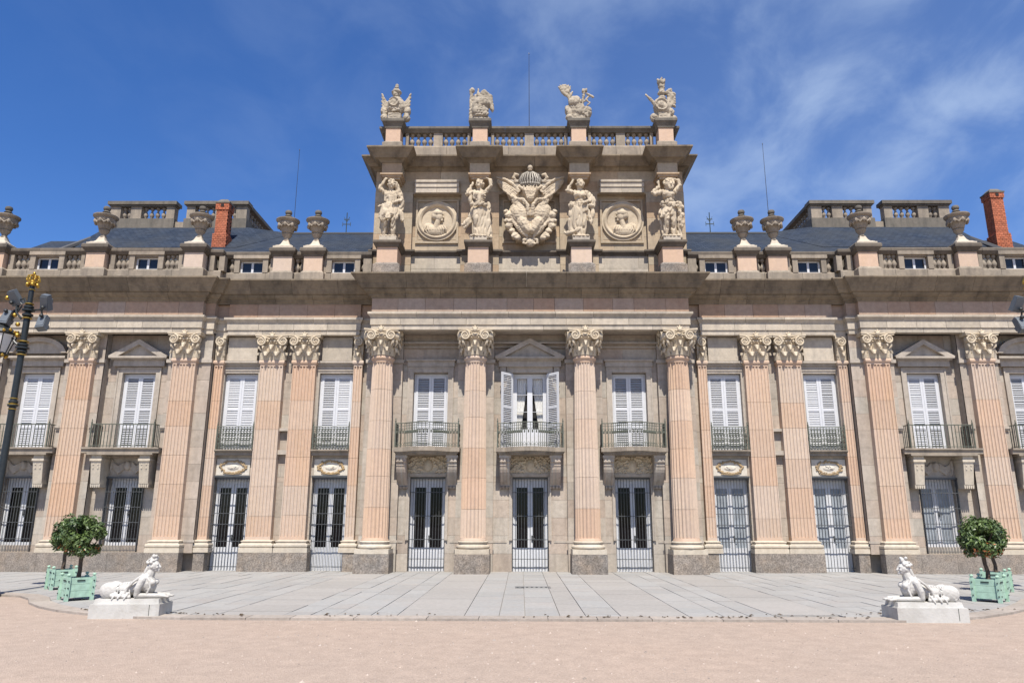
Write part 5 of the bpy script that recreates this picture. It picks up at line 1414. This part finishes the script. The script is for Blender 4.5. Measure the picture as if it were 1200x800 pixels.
# ================================================================== TROPHIES on the skyline
def trophy_cuirass():
    q = MB(); q.box(-.24,.24,-.22,.22,0,.34); q.ell((0,0,.72), (.36,.24,.42)); q.ell((-.04,-.2,.78), (.22,.08,.22)); 
    ring_ = [(-.04+.17*math.cos(2*math.pi*k/14), -.28, .78+.17*math.sin(2*math.pi*k/14)) for k in range(15)]; q.tube(ring_, .025, 6)
    for e in (-1,1):
        for k in range(4): q.tube([(e*.22,.06,.75-.06*k),(e*.42,.04,.95-.09*k),(e*.56,.0,1.30-.16*k)], [.08,.07,.02], 7)
        q.ell((e*.44,.04,.50), (.12,.14,.22), (0,e*20,0)); q.ell((e*.42,.0,.24), (.14,.14,.17))
    for k in range(5): q.ell((.14*math.sin(k*1.3)-.02, -.2, .44+.03*k), (.10,.06,.05))
    q.ell((0,0,1.24), (.15,.17,.19)); q.ell((0,-.10,1.18), (.08,.08,.10)); q.lathe([(.17,1.26),(.20,1.32),(.14,1.40),(.09,1.44),(.10,1.50),(.05,1.55)], 0,0,0,12); q.chain([(0,0,1.5),(0,.02,1.62)], [.06,.07])
    return q.blob('trophy', .018, 1, .035, 7, 7)
def trophy_helmet():
    q = MB(); q.ell((0,0,.16), (.30,.24,.16)); q.ell((-.03,0,.52), (.30,.24,.40)); q.ell((.04,-.06,.66), (.26,.22,.20)); q.ell((.12,-.18,.34), (.15,.10,.12)); q.ell((-.14,-.16,.36), (.14,.1,.16)); q.ell((.16,-.22,.22), (.12,.08,.09))
    for k in range(6): q.tube([(-.12+.02*k,.02-.03*k,.95-.02*k),(.10,-.04,1.10-.05*k),(.32,-.02,.92-.06*k),(.40,.0,.55-.03*k)], [.05,.07,.07,.04], 7)
    q.tube([(-.34,.0,.05),(-.33,.02,.6),(-.32,.02,1.12)], [.07,.06,.07], 8); q.ell((-.31,0,1.14), (.09,.09,.09))
    for (x,z) in ((-.10,1.20),(.08,1.16),(.16,1.12),(-.2,1.02)): q.chain([(x,0,z-.2),(x,0,z)], [.06,.02])
    for k in range(4): q.tube([(-.25,-.15,.5-.1*k),(-.05,-.27,.42-.08*k),(.14,-.24,.46-.1*k)], [.02,.035,.02], 6)
    q.box(-.30,.30,-.24,.24,0,.08)
    return q.blob('trophy', .018, 1, .035, 7, 7)
def trophy_axes():
    q = MB(); q.box(-.22,.26,-.22,.22,0,.28); q.ell((-.05,0,.55), (.34,.24,.36)); q.ell((-.10,-.1,.78), (.26,.2,.24)); q.ell((-.34,-.08,.40), (.13,.13,.26), (0,-18,0)); q.ell((-.30,-.1,.18), (.16,.12,.12)); q.ell((.32,0,.42), (.2,.18,.26), (0,14,0)); q.ell((.10,-.2,.42), (.16,.08,.22), (0,30,0))
    q.tube([(-.22,.05,.8),(-.36,.04,1.15),(-.46,.04,1.38)], [.05,.06,.05], 7); q.ell((-.45,.03,1.34), (.19,.05,.26), (0,-22,0)); 
    for k in range(6):
        a = -1.15+.42*k; q.tube([(-.40,.03,1.10),(-.44+.16*math.sin(a),.02,1.30+.05*math.cos(a)),(-.46+.27*math.sin(a),.0,1.38+.20*math.cos(a))], [.05,.06,.025], 6)
    q.chain([(-.28,.04,1.05),(-.18,.04,1.3)], [.05,.03])
    q.tube([(.15,.02,.7),(.22,.02,1.05),(.27,.02,1.35)], [.055,.05,.055], 7); q.box(.18,.36,-.05,.08,1.26,1.38)
    q.tube([(.24,.0,.85),(.42,.0,1.08)], .035, 6); q.tube([(.34,.0,1.20),(.46,.0,1.12),(.60,.0,1.02)], [.04,.055,.04], 6); q.tube([(.30,0,.95),(.46,0,.82),(.36,0,.72)], .03, 6)
    for k in range(6): q.tube([(.02,-.2,.7-.05*k),(.2,-.24,.52-.05*k),(.36,-.16,.3-.03*k)], [.03,.04,.02], 6)
    return q.blob('trophy', .018, 1, .035, 7, 7)
def trophy_tower():
    q = MB(); q.box(-.22,.22,-.22,.22,0,.28); q.ell((-.04,-.04,.55), (.34,.22,.34)); q.ell((-.10,-.18,.60), (.28,.07,.27)); q.tube([(-.10+.22*math.cos(2*math.pi*k/14), -.255, .60+.21*math.sin(2*math.pi*k/14)) for k in range(15)], .025, 6); q.ell((-.10,-.25,.6), (.1,.05,.1))
    q.lathe([(.12,.75),(.15,.80),(.11,.86),(.16,.94),(.10,1.0),(.09,1.06),(.15,1.10),(.16,1.16),(.11,1.22),(.10,1.30),(.14,1.36),(.12,1.42),(.15,1.50),(.16,1.58),(.10,1.62)], -.02,.02,0,12)
    for k in range(4): q.ell((-.02+.12*math.cos(k*1.57), .02+.12*math.sin(k*1.57), 1.64), .05, None, 7, 5)
    q.tube([(-.30,-.05,.68),(-.48,-.05,.90),(-.66,-.05,1.06)], [.07,.06,.03], 8)
    for k in range(5): q.tube([(.12,.04,.5+.05*k),(.34,.02,.72+.06*k),(.48,.0,.62+.11*k)], [.06,.09,.05], 7)
    for (x,z) in ((.20,1.15),(.30,1.22),(.42,1.08),(.36,1.0),(.26,1.02)): q.ell((x,.02,z), .10, None, 8, 6)
    q.chain([(.24,.02,.8),(.30,.02,1.1)], [.1,.09]); q.ell((-.34,-.02,.20), (.17,.15,.16)); q.ell((.34,0,.16), (.18,.14,.13)); q.ell((.28,-.1,.36), (.12,.1,.14))
    return q.blob('trophy', .018, 1, .035, 7, 7)
TG = 'carved trophies along the top balustrade'
for fn, x, lb in ((trophy_cuirass, AX[0], 'carved breastplate trophy topped by a helmet, leftmost on the skyline'), (trophy_helmet, AX[1], 'rounded carved trophy with a curling plume over the left middle pedestal'),
                  (trophy_axes, AX[2], 'carved trophy with a leafy shield up left and axes at right'), (trophy_tower, AX[3], 'carved trophy with an oval shield and a tall turned shaft, rightmost on the skyline')):
    o = solo('trophy', fn(), 'trophy', lb, 'sculpture', (x, .25, 16.05), TG); o.scale = {trophy_helmet:(1.12,1.12,1.22), trophy_tower:(1,1,1.12), trophy_cuirass:(1,1,1.0), trophy_axes:(1.02,1.02,1.06)}[fn]

# ================================================================== URNS
def urn_meshes():
    b = MB(); b.frustum(0,0,0,.07,.36,.36,.36,.36); b.frustum(0,0,.07,.13,.34,.34,.26,.26); b.frustum(0,0,.13,.22,.22,.22,.15,.15); b.frustum(0,0,.22,.38,.15,.15,.09,.09); foot_ = b.mesh('urn_foot')
    u = MB(); n = 40; prof = [(.08,.34),(.12,.38),(.09,.42),(.09,.48),(.15,.56),(.18,.62),(.15,.66),(.19,.68),(.20,.74),(.27,.86),(.33,.98),(.345,1.04),(.33,1.07),(.38,1.10),(.42,1.14),(.42,1.18),(.37,1.20),(.28,1.22)]
    rings = []
    for r, z in prof:
        ring_ = []
        for i in range(n):
            k = 1+(.035*math.cos(i*2*math.pi/n*10) if .52 < z < 1.06 else 0); ring_.append((r*k*math.cos(2*math.pi*i/n), r*k*math.sin(2*math.pi*i/n), z))
        rings.append(ring_)
    u.loft(rings)
    for k in range(8):
        a = 2*math.pi*k/8; u.ell((.33*math.cos(a), .33*math.sin(a), .93), (.06,.06,.09), None, 7, 5)
        a2 = a+math.pi/8; p0, p1 = Vector((.34*math.cos(a), .34*math.sin(a), .98)), Vector((.34*math.cos(a+math.pi/4), .34*math.sin(a+math.pi/4), .98)); u.tube([p0, Vector((.31*math.cos(a2), .31*math.sin(a2), .86)), p1], [.025,.04,.025], 6)
    bowl = u.mesh('urn_bowl', 45)
    l = MB(); l.lathe([(.32,1.19),(.24,1.24),(.13,1.28),(.10,1.31),(.14,1.34),(.10,1.37),(.09,1.40)], 0,0,0,20); l.lathe([(.05,1.39),(.11,1.42),(.13,1.48),(.11,1.55),(.05,1.58)], 0,0,0,14); lid = l.mesh('urn_lid', 45)
    return foot_, bowl, lid
UF, UB, UL = urn_meshes()
ulab = {-19.0:'stone urn at the left end, above the lamp post', -15.4:'stone urn in front of the left outer roof terrace', -11.9:'stone urn beside the left brick chimney', -8.88:'left one of the two stone urns close together left of the attic', -7.78:'stone urn nearest to the attic on its left side',
        7.78:'stone urn nearest to the attic on its right side', 8.88:'right one of the two stone urns close together right of the attic', 11.9:'stone urn in front of the right inner roof terrace', 15.4:'stone urn left of the right brick chimney', 19.0:'stone urn beyond the right edge of the picture'}
for x, y in sorted(URN):
    if x > 18: continue
    u = thing('urn', ulab[x], 'urn', (x, y, 11.15), 'stone urns along the parapet')
    ob('urn_foot', UF, 'base', u); ob('urn_bowl', UB, 'rail_stone', u); ob('urn_lid', UL, 'dark_stone', u)

# ================================================================== SPHINXES
def sphinx_mesh():
    q = MB()      # length along +x, looks towards +x; z=0 on the base slab
    q.chain([(-.40,0,.17),(-.16,0,.16),(.08,0,.22),(.18,0,.28)], [.13,.125,.135,.15], 14); q.ell((-.42,0,.165), (.13,.14,.14))
    q.ell((-.12,0,.17), (.21,.168,.14)); q.ell((.20,0,.28), (.15,.15,.18)); q.ell((.17,0,.38), (.12,.155,.08)); q.ell((.25,0,.22), (.12,.13,.15))
    for e in (-1,1):
        q.ell((-.40,e*.12,.155), (.17,.07,.155), (0,-28,0)); q.chain([(-.30,e*.16,.05),(-.10,e*.17,.038)], [.05,.042]); q.chain([(-.12,e*.17,.038),(-.02,e*.17,.03)], [.042,.036])
        q.chain([(.17,e*.135,.36),(.12,e*.16,.20),(.10,e*.15,.06)], [.065,.058,.05]); q.chain([(.10,e*.13,.05),(.34,e*.11,.05),(.56,e*.10,.045)], [.055,.047,.046])
        for k in range(3): q.chain([(.55,e*.10+(k-1)*.03,.042),(.64,e*.10+(k-1)*.032,.028)], [.026,.02])
        q.ell((.325,e*.07,.295), (.06,.062,.062))                                # breasts
        q.chain([(.14,e*.15,.42),(.04,e*.165,.33),(-.06,e*.17,.21),(-.10,e*.165,.08)], [.028,.024,.024,.02])       # cloth edge
        q.chain([(.22,e*.10,.42),(.29,e*.12,.33),(.31,e*.13,.20),(.27,e*.14,.08)], [.024,.022,.02,.018])
        for k in range(8): q.chain([(.0-.045*k,e*.11,.315-.006*k),(-.04-.048*k,e*.15,.20),(-.0-.055*k,e*.165,.06)], [.010,.012,.008])
        for (tx_,tz_,tr_) in ((-.04,-.005,.024),(-.15,.01,.03),(-.25,-.01,.022)):
            q.chain([(tx_,e*.17,.10),(tx_-.015,e*.215,.045),(tx_-.03,e*.235,tz_)], [tr_,tr_,tr_*.6])
    q.chain([(.19,0,.40),(.24,0,.46),(.265,0,.54)], [.12,.09,.075])
    q.chain([(.24,0,.44),(.275,0,.56)],[.07,.066]); k_head = len(q.v); c = Vector((.285,0,.60)); q.ell(c, (.086,.074,.096)); q.ell(c+Vector((.028,0,-.045)), (.056,.052,.055)); q.chain([c+Vector((.080,0,.018)),c+Vector((.098,0,-.018))], [.011,.016],7); q.ell(c+Vector((.08,0,-.052)), (.014,.024,.010)); q.ell(c+Vector((.074,0,-.078)), (.020,.024,.018))
    for e in (-1,1): q.ell(c+Vector((.068,e*.030,.030)), (.014,.022,.009)); q.ell(c+Vector((.062,e*.034,-.02)), (.02,.02,.02)); q.ell(c+Vector((0,e*.066,-.01)), (.02,.012,.028))
    r_ = random.Random(4)
    for k in range(46):
        a = r_.uniform(0,6.28); el = r_.uniform(.05,1.5); x_ = .085*math.cos(a)*math.cos(el)-.022
        if x_ > .02 and el < .75: continue
        q.ell(c+Vector((x_, .078*math.sin(a)*math.cos(el), .03+.085*math.sin(el))), (.026,.022,.018), (0,r_.uniform(0,90),0), 7, 5)
    for k in range(12): q.ell(c+Vector((.0+.03*math.sin(k*2.1), .035*math.cos(k*1.7), .10+.006*k)), .026, None, 7, 5)
    for k in range(6): q.chain([c+Vector((-.06,(-.04+.016*k),.0)), c+Vector((-.09,(-.05+.02*k),-.09)), c+Vector((-.10,(-.06+.024*k),-.17))], [.024,.02,.012])
    for i in range(k_head, len(q.v)):
        v = Vector(q.v[i]); q.v[i] = tuple(c+Vector((0,0,.015))+(v-c)*1.24)
    q.chain([(-.53,0,.09),(-.56,.08,.05),(-.46,.15,.04)], [.024,.02,.024])
    return q.blob('sphinx_body', .0085, 1, .003, 14, 14)
sph = sphinx_mesh()
def sphinx(label, loc, flip, rz):
    t_ = thing('sphinx_statue', label, 'statue', loc, 'pair of marble sphinxes on the forecourt', rz); t_.scale = (1,1,.88)
    p = MB(); p.box(-.60,.60,-.30,.30,-.05,.225,.5); p.box(-.585,.585,-.285,.285,.225,.235,.5)
    pl_ = ob('sphinx_plinth', p, 'white_marble', t_)
    g_ = MB()
    ob('base_slab', (lambda m_: (m_.frustum(-.02*0,0,.235,.325,.56,.24,.545,.225), m_)[1])(MB()), 'white_marble', t_)
    cr = MB(); cr.box(.425,.432,-.306,-.29,.0,.224) ; ob('plinth_joint', cr, 'bolt', t_)
    b = ob('sphinx_body', sph, 'white_marble', t_, loc=(0.02,0,.325))
    if flip: b.rotation_euler = (0,0,math.pi); b.scale = (1,1,1.0)
    return t_
sphinx('white marble sphinx on a low plinth by the left planters, facing right', (-7.28,-10.68,0), False, R(4))
sphinx('white marble sphinx with raised chin on a low plinth, facing left by the right planters', (6.72,-10.92,0), True, R(-1))

# ================================================================== PLANTERS AND ORANGE TREES
def planter(label, loc, rz, s=1.0):
    t_ = thing('planter_box', label, 'planter', loc, 'mint green wooden planter boxes', R(rz)); t_.scale = (1,1,.80); h = .24*s
    zz = [(.085,.245),(.250,.410),(.415,.575)]
    for k, (a, b) in enumerate(zz):
        for q_ in range(4):
            mb = MB(); mb.box(-h+.03,h-.03,-h,-h+.03,a*s,b*s); me = mb.mesh('plank'); o = ob('plank', me, 'mint', t_); o.rotation_euler = (0,0,math.pi/2*q_)
    for ex in (-1,1):
        for ey in (-1,1):
            p = MB(); p.box(ex*h-.035,ex*h+.035,ey*h-.035,ey*h+.035,0,.60*s); p.lathe([(.02,0),(.02,.02),(.042,.045),(.035,.075),(.008,.09)], ex*h, ey*h, .60*s, 8); ob('corner_post', p, 'mint', t_)
    bl = MB()
    for q_ in range(4):
        mt = Matrix.Rotation(math.pi/2*q_,3,'Z')
        for e in (-1,1):
            for (a, b) in zz:
                c = mt@Vector((e*h,-h-.038,(a+b)/2*s)); bl.ell(c, .018, None, 6, 4)
        c = mt@Vector((0,-h-.004,.50*s)); 
        vs = [mt@Vector(v) for v in ((-.075,-h-.012,.485*s),(.075,-h-.012,.485*s),(.075,-h-.012,.52*s),(-.075,-h-.012,.52*s),(-.075,-h+.01,.485*s),(.075,-h+.01,.485*s),(.075,-h+.01,.52*s),(-.075,-h+.01,.52*s))]
        bl.add(vs, [(0,1,2,3),(7,6,5,4),(0,4,5,1),(1,5,6,2),(2,6,7,3),(3,7,4,0)])
    ob('bolts_and_handles', bl, 'bolt', t_, kind='stuff')
    sl_ = MB(); sl_.box(-h+.035,h-.035,-h+.035,h-.035,.1,.52*s); ob('soil', sl_, 'soil', t_)
    return t_
def orange_tree(label, loc, seed, tr=(0,0), rx=.47, rz_=.46, zc=1.06):
    r_ = random.Random(seed); t_ = thing('orange_tree', label, 'tree', loc, 'clipped orange trees in planters')
    k = MB(); k.tube([(0,0,-.02),(.02,.0,.2),(tr[0]*.6,0,.36),(tr[0],tr[1],.58)], [.05,.042,.04,.045], 8)
    for a in range(7):
        an = a*.9+r_.random(); k.tube([(tr[0],tr[1],.46+.03*a),(tr[0]+.14*math.cos(an),.14*math.sin(an),.64+.03*a),(tr[0]+.28*math.cos(an),.28*math.sin(an),.82+.05*a)], [.028,.018,.006], 5)
    ob('trunk', k, 'bark', t_, smooth=50)
    lf = MB(); dl = MB(); clumps = []
    for i in range(int(50*(rx/.40)**1.6)):
        u_ = r_.uniform(-1,1); a = r_.uniform(0,6.283); rr = r_.uniform(.55,1.0)**.5
        sq = math.sqrt(1-u_*u_); cx, cy, cz = rx*.82*rr*sq*math.cos(a), rx*.82*rr*sq*math.sin(a), zc-.18+rz_*.80*rr*u_
        if u_ < -.75: continue
        clumps.append((cx+tr[0],cy,cz,r_.uniform(.08,.18),r_.random()))
    for (cx,cy,cz,cr,ct) in clumps:
        for j in range(105):
            d = Vector((r_.gauss(0,1),r_.gauss(0,1),r_.gauss(0,1))).normalized(); rr = cr*r_.uniform(.45,1.08)
            p = Vector((cx,cy,cz))+d*rr
            n = (d+Vector((r_.uniform(-.7,.7),r_.uniform(-.7,.7),r_.uniform(-.2,.9)))).normalized(); t1 = n.orthogonal().normalized(); t1 = (Matrix.Rotation(r_.uniform(0,6.28),3,n)@t1); t2 = n.cross(t1)
            L_ = r_.uniform(.035,.062); W_ = L_*.42
            low = cz < zc-.36 and r_.random() < .09
            tgt = dl if low else lf
            tn = min(1,max(0,ct*.5+r_.random()*.5))
            tgt.add([p-t1*L_*.8, p+t2*W_+n*.006, p+t1*L_, p-t2*W_+n*.006], [(0,1,2),(0,2,3)], tn)
    for j in range(240):
        a = r_.uniform(0,6.28); rr = rx*r_.uniform(.35,.8); p = Vector((tr[0]+rr*math.cos(a), rr*math.sin(a), zc-.52+r_.uniform(-.04,.14))); n = Vector((r_.uniform(-1,1),r_.uniform(-1,1),r_.uniform(-.2,1))).normalized(); t1 = n.orthogonal().normalized(); t2 = n.cross(t1); L_ = r_.uniform(.03,.055)
        (dl if r_.random() < .2 else lf).add([p-t1*L_, p+t2*L_*.45, p+t1*L_, p-t2*L_*.45], [(0,1,2),(0,2,3)], r_.random())
    ob('crown', lf, 'leaf', t_, kind='stuff'); ob('dry_leaves', dl, 'dry_leaf', t_, kind='stuff')
    return t_
PG = [(-9.72,-8.25,46,'mint green planter box nearest the left sphinx','round orange tree in the front planter by the left sphinx',3),
      (-11.55,-5.8,44,'mint green planter box standing behind the front left planter','round orange tree in the rear left planter',8),
      (9.60,-8.12,43,'mint green planter box nearest the right sphinx','round orange tree with reddish low leaves in the front right planter',21),
      (11.12,-5.95,46,'mint green planter box half hidden behind the front right planter','round orange tree mostly hidden behind the front right tree',34)]
for x, y, a, l1, l2, sd_ in PG:
    planter(l1, (x,y,.0), a); orange_tree(l2, (x,y,.40), sd_, tr=(.02 if x < 0 else -.03, 0), rx=.43 if y < -7 else .345)

# ================================================================== LAMP POSTS
def lamp_post(label, loc, side):
    t_ = thing('lamp_post', label, 'street lamp', loc, 'tall lamp posts with floodlights'); s = side
    p = MB(); p.lathe([(.34,0),(.34,.12),(.26,.16),(.24,.5),(.28,.55),(.20,.62),(.14,.8),(.12,1.4),(.11,1.5),(.085,1.6),(.075,4.2),(.072,6.35),(.062,6.5),(.055,7.2),(.05,7.25)], 0,0,0,16)
    for z, r in ((4.28,.115),(4.36,.10),(5.58,.12),(5.66,.15),(5.74,.12),(6.48,.12),(6.6,.14),(6.68,.11)): p.lathe([(.07,z-.05),(r,z-.02),(r,z+.02),(.07,z+.05)], 0,0,0,14)
    ob('pole', p, 'black_iron', t_, smooth=40)
    gmb = MB()
    for z, r in ((4.19,.09),(4.30,.118),(4.44,.09),(5.50,.105),(5.82,.125),(6.40,.11),(6.76,.10),(7.12,.075),(1.5,.13),(.6,.23)): gmb.lathe([(r-.04,z-.02),(r,z-.01),(r,z+.01),(r-.04,z+.02)], 0,0,0,14)
    for k in range(6): a = k*1.05; gmb.ell((.12*math.cos(a), .12*math.sin(a), 7.24), .045, None, 8, 6)
    ob('gilt_ring', gmb, 'gold', t_, smooth=40)
    cr = MB(); cr.lathe([(.06,7.22),(.11,7.27),(.13,7.31),(.12,7.34),(.08,7.33)], 0,0,0,14)
    for k in range(8):
        a = k*math.pi/4; c_, s_ = math.cos(a), math.sin(a); cr.tube([(.12*c_,.12*s_,7.32),(.17*c_,.17*s_,7.39),(.14*c_,.14*s_,7.47),(.02*c_,.02*s_,7.50)], [.022,.026,.022,.016], 6); cr.ell((.165*c_,.165*s_,7.36), .028, None, 7, 5)
    cr.ell((0,0,7.54), .045, None, 8, 6); ob('gilt_crown', cr, 'gold', t_, smooth=50).scale = (.82,.82,1)
    # lantern on a scroll arm
    lx = -s*.58 if s < 0 else -.58
    lx = -.58 if s < 0 else .58
    ar = MB(); ar.tube([(0,0,5.66),(lx*.35,0,5.80),(lx*.8,0,6.15),(lx,0,6.30),(lx*1.05,0,6.2)], [.03,.028,.025,.022,.02], 6)
    ar.tube([(0,0,6.6),(lx*.25,0,6.9),(lx*.55,0,6.85),(lx*.5,0,6.55),(lx*.25,0,6.4),(0,0,6.45)], .026, 6)
    ar.tube([(lx*.3,0,6.72),(lx*.55,0,6.45),(lx*.75,0,6.25)], .022, 6); ar.tube([(0,0,6.6),(-lx*.62,0,6.62)], .024, 6); ar.tube([(lx*.8,0,6.95),(lx*.3,0,6.75)], .02, 6)
    ob('scroll_arm', ar, 'black_iron', t_, smooth=50)
    gg = MB()
    for (u_,z) in ((.98,6.92),(.55,6.48),(.35,6.25),(.62,6.08),(.30,5.98)): gg.ell((lx*u_,0,z), .055, None, 8, 6)
    ob('gilt_leaf', gg, 'gold', t_, smooth=50)
    ln = MB(); ln.lathe([(.10,5.45),(.20,5.52),(.205,5.55)], lx,0,0,8); ln.lathe([(.34,5.98),(.36,6.02),(.30,6.10),(.18,6.20),(.10,6.28),(.05,6.32)], lx,0,0,8)
    for k in range(8):
        a = k*math.pi/4; ln.tube([(lx+.205*math.cos(a),.205*math.sin(a),5.55),(lx+.335*math.cos(a),.335*math.sin(a),5.98)], .012, 4)
    ob('lantern_frame', ln, 'black_iron', t_)
    lg = MB(); lg.lathe([(.195,5.55),(.325,5.98)], lx,0,0,8); ob('lantern_glass', lg, 'lamp_glass', t_)
    go = MB()
    for k in range(16):
        a = k*math.pi/8; go.ell((lx+.345*math.cos(a), .345*math.sin(a), 6.05+.03*(k%2)), .04, None, 6, 5); 
        if k % 2: go.ell((lx+.20*math.cos(a), .20*math.sin(a), 5.48), .04, None, 6, 5)
    go.lathe([(.06,6.30),(.09,6.34),(.04,6.42),(.06,6.46),(.01,6.5)], lx,0,0,8); ob('lantern_gilding', go, 'gold', t_, smooth=50)
    for (dx_,z,tx,ry) in ((-lx*.72,6.80,28,10),(-lx*.72,6.28,-24,-6),(lx*.62,6.92,30,-16),(lx*.80,6.40,-20,6)):
        fm = MB(); fm.frustum(0,0,-.19,.19,.105,.09,.085,.07); fm.box(-.09,.09,-.10,-.075,-.15,.15); fm.box(-.03,.03,.08,.2,-.05,.05)
        o = ob('floodlight', fm, 'grey_paint', t_, loc=(dx_,-.02,z)); o.rotation_euler = (R(tx),R(ry),0)
        br = MB(); br.tube([(dx_,.05,z),(dx_*.8,.05,(z+6.6)/2),(dx_*.75,0,6.62)], .022, 5); br.ell((dx_,-.12,z-(.16 if tx > 0 else -.16)), .05, None, 8, 6); ob('floodlight_bracket', br, 'black_iron', t_)
    return t_
lamp_post('black lamp post with a gilt crown, lantern and grey floodlights at the left edge', (-12.28,-7.45,-.03), -1)
lamp_post('lamp post at the right edge showing only its grey floodlights', (12.16,-7.3,-.03), 1)

# ================================================================== ANTENNAS
def mast(label, x, y, z0, z1, r=.0135):
    mb = MB(); mb.tube([(x-x,0,0),(0,0,(z1-z0)*.5),(0.0,0,z1-z0)], [r,r*.85,r*.6], 6); mb.lathe([(.07,-.02),(.07,.05),(.03,.1)], 0,0,0,8); mb.lathe([(.005,z1-z0-.05),(.02,z1-z0),(.004,z1-z0+.06)],0,0,0,6)
    return solo('antenna_mast', mb, 'zinc', label, 'antenna', (x,y,z0), 'thin rods on the roof')
mast('thin tall rod rising from the middle of the top balustrade', -.0, .5, 16.0, 19.2)
mast('thin rod behind the urn pair left of the attic', -10.15, 5.1, 13.5, 17.6)
mast('thin leaning rod behind the urn pair right of the attic', 10.4, 5.1, 13.5, 17.85)
def roof_cross(label, x):
    mb = MB(); mb.tube([(0,0,-.3),(0,0,1.05)], .02, 5); mb.box(-.17,.17,-.012,.012,.50,.53); mb.box(-.12,.12,-.012,.012,.72,.75)
    for e in (-1,1): mb.tube([(e*.17,0,.42),(e*.17,0,.62)], .012, 4); mb.tube([(0,0,.6),(e*.12,0,.85)], .012, 4)
    return solo('roof_cross', mb, 'bolt', label, 'roof cross', (x,5.1,13.55), 'small iron crosses on the ridge')
roof_cross('small dark iron cross on the ridge left of the attic', -7.86); roof_cross('small dark iron cross on the ridge right of the attic', 7.84)
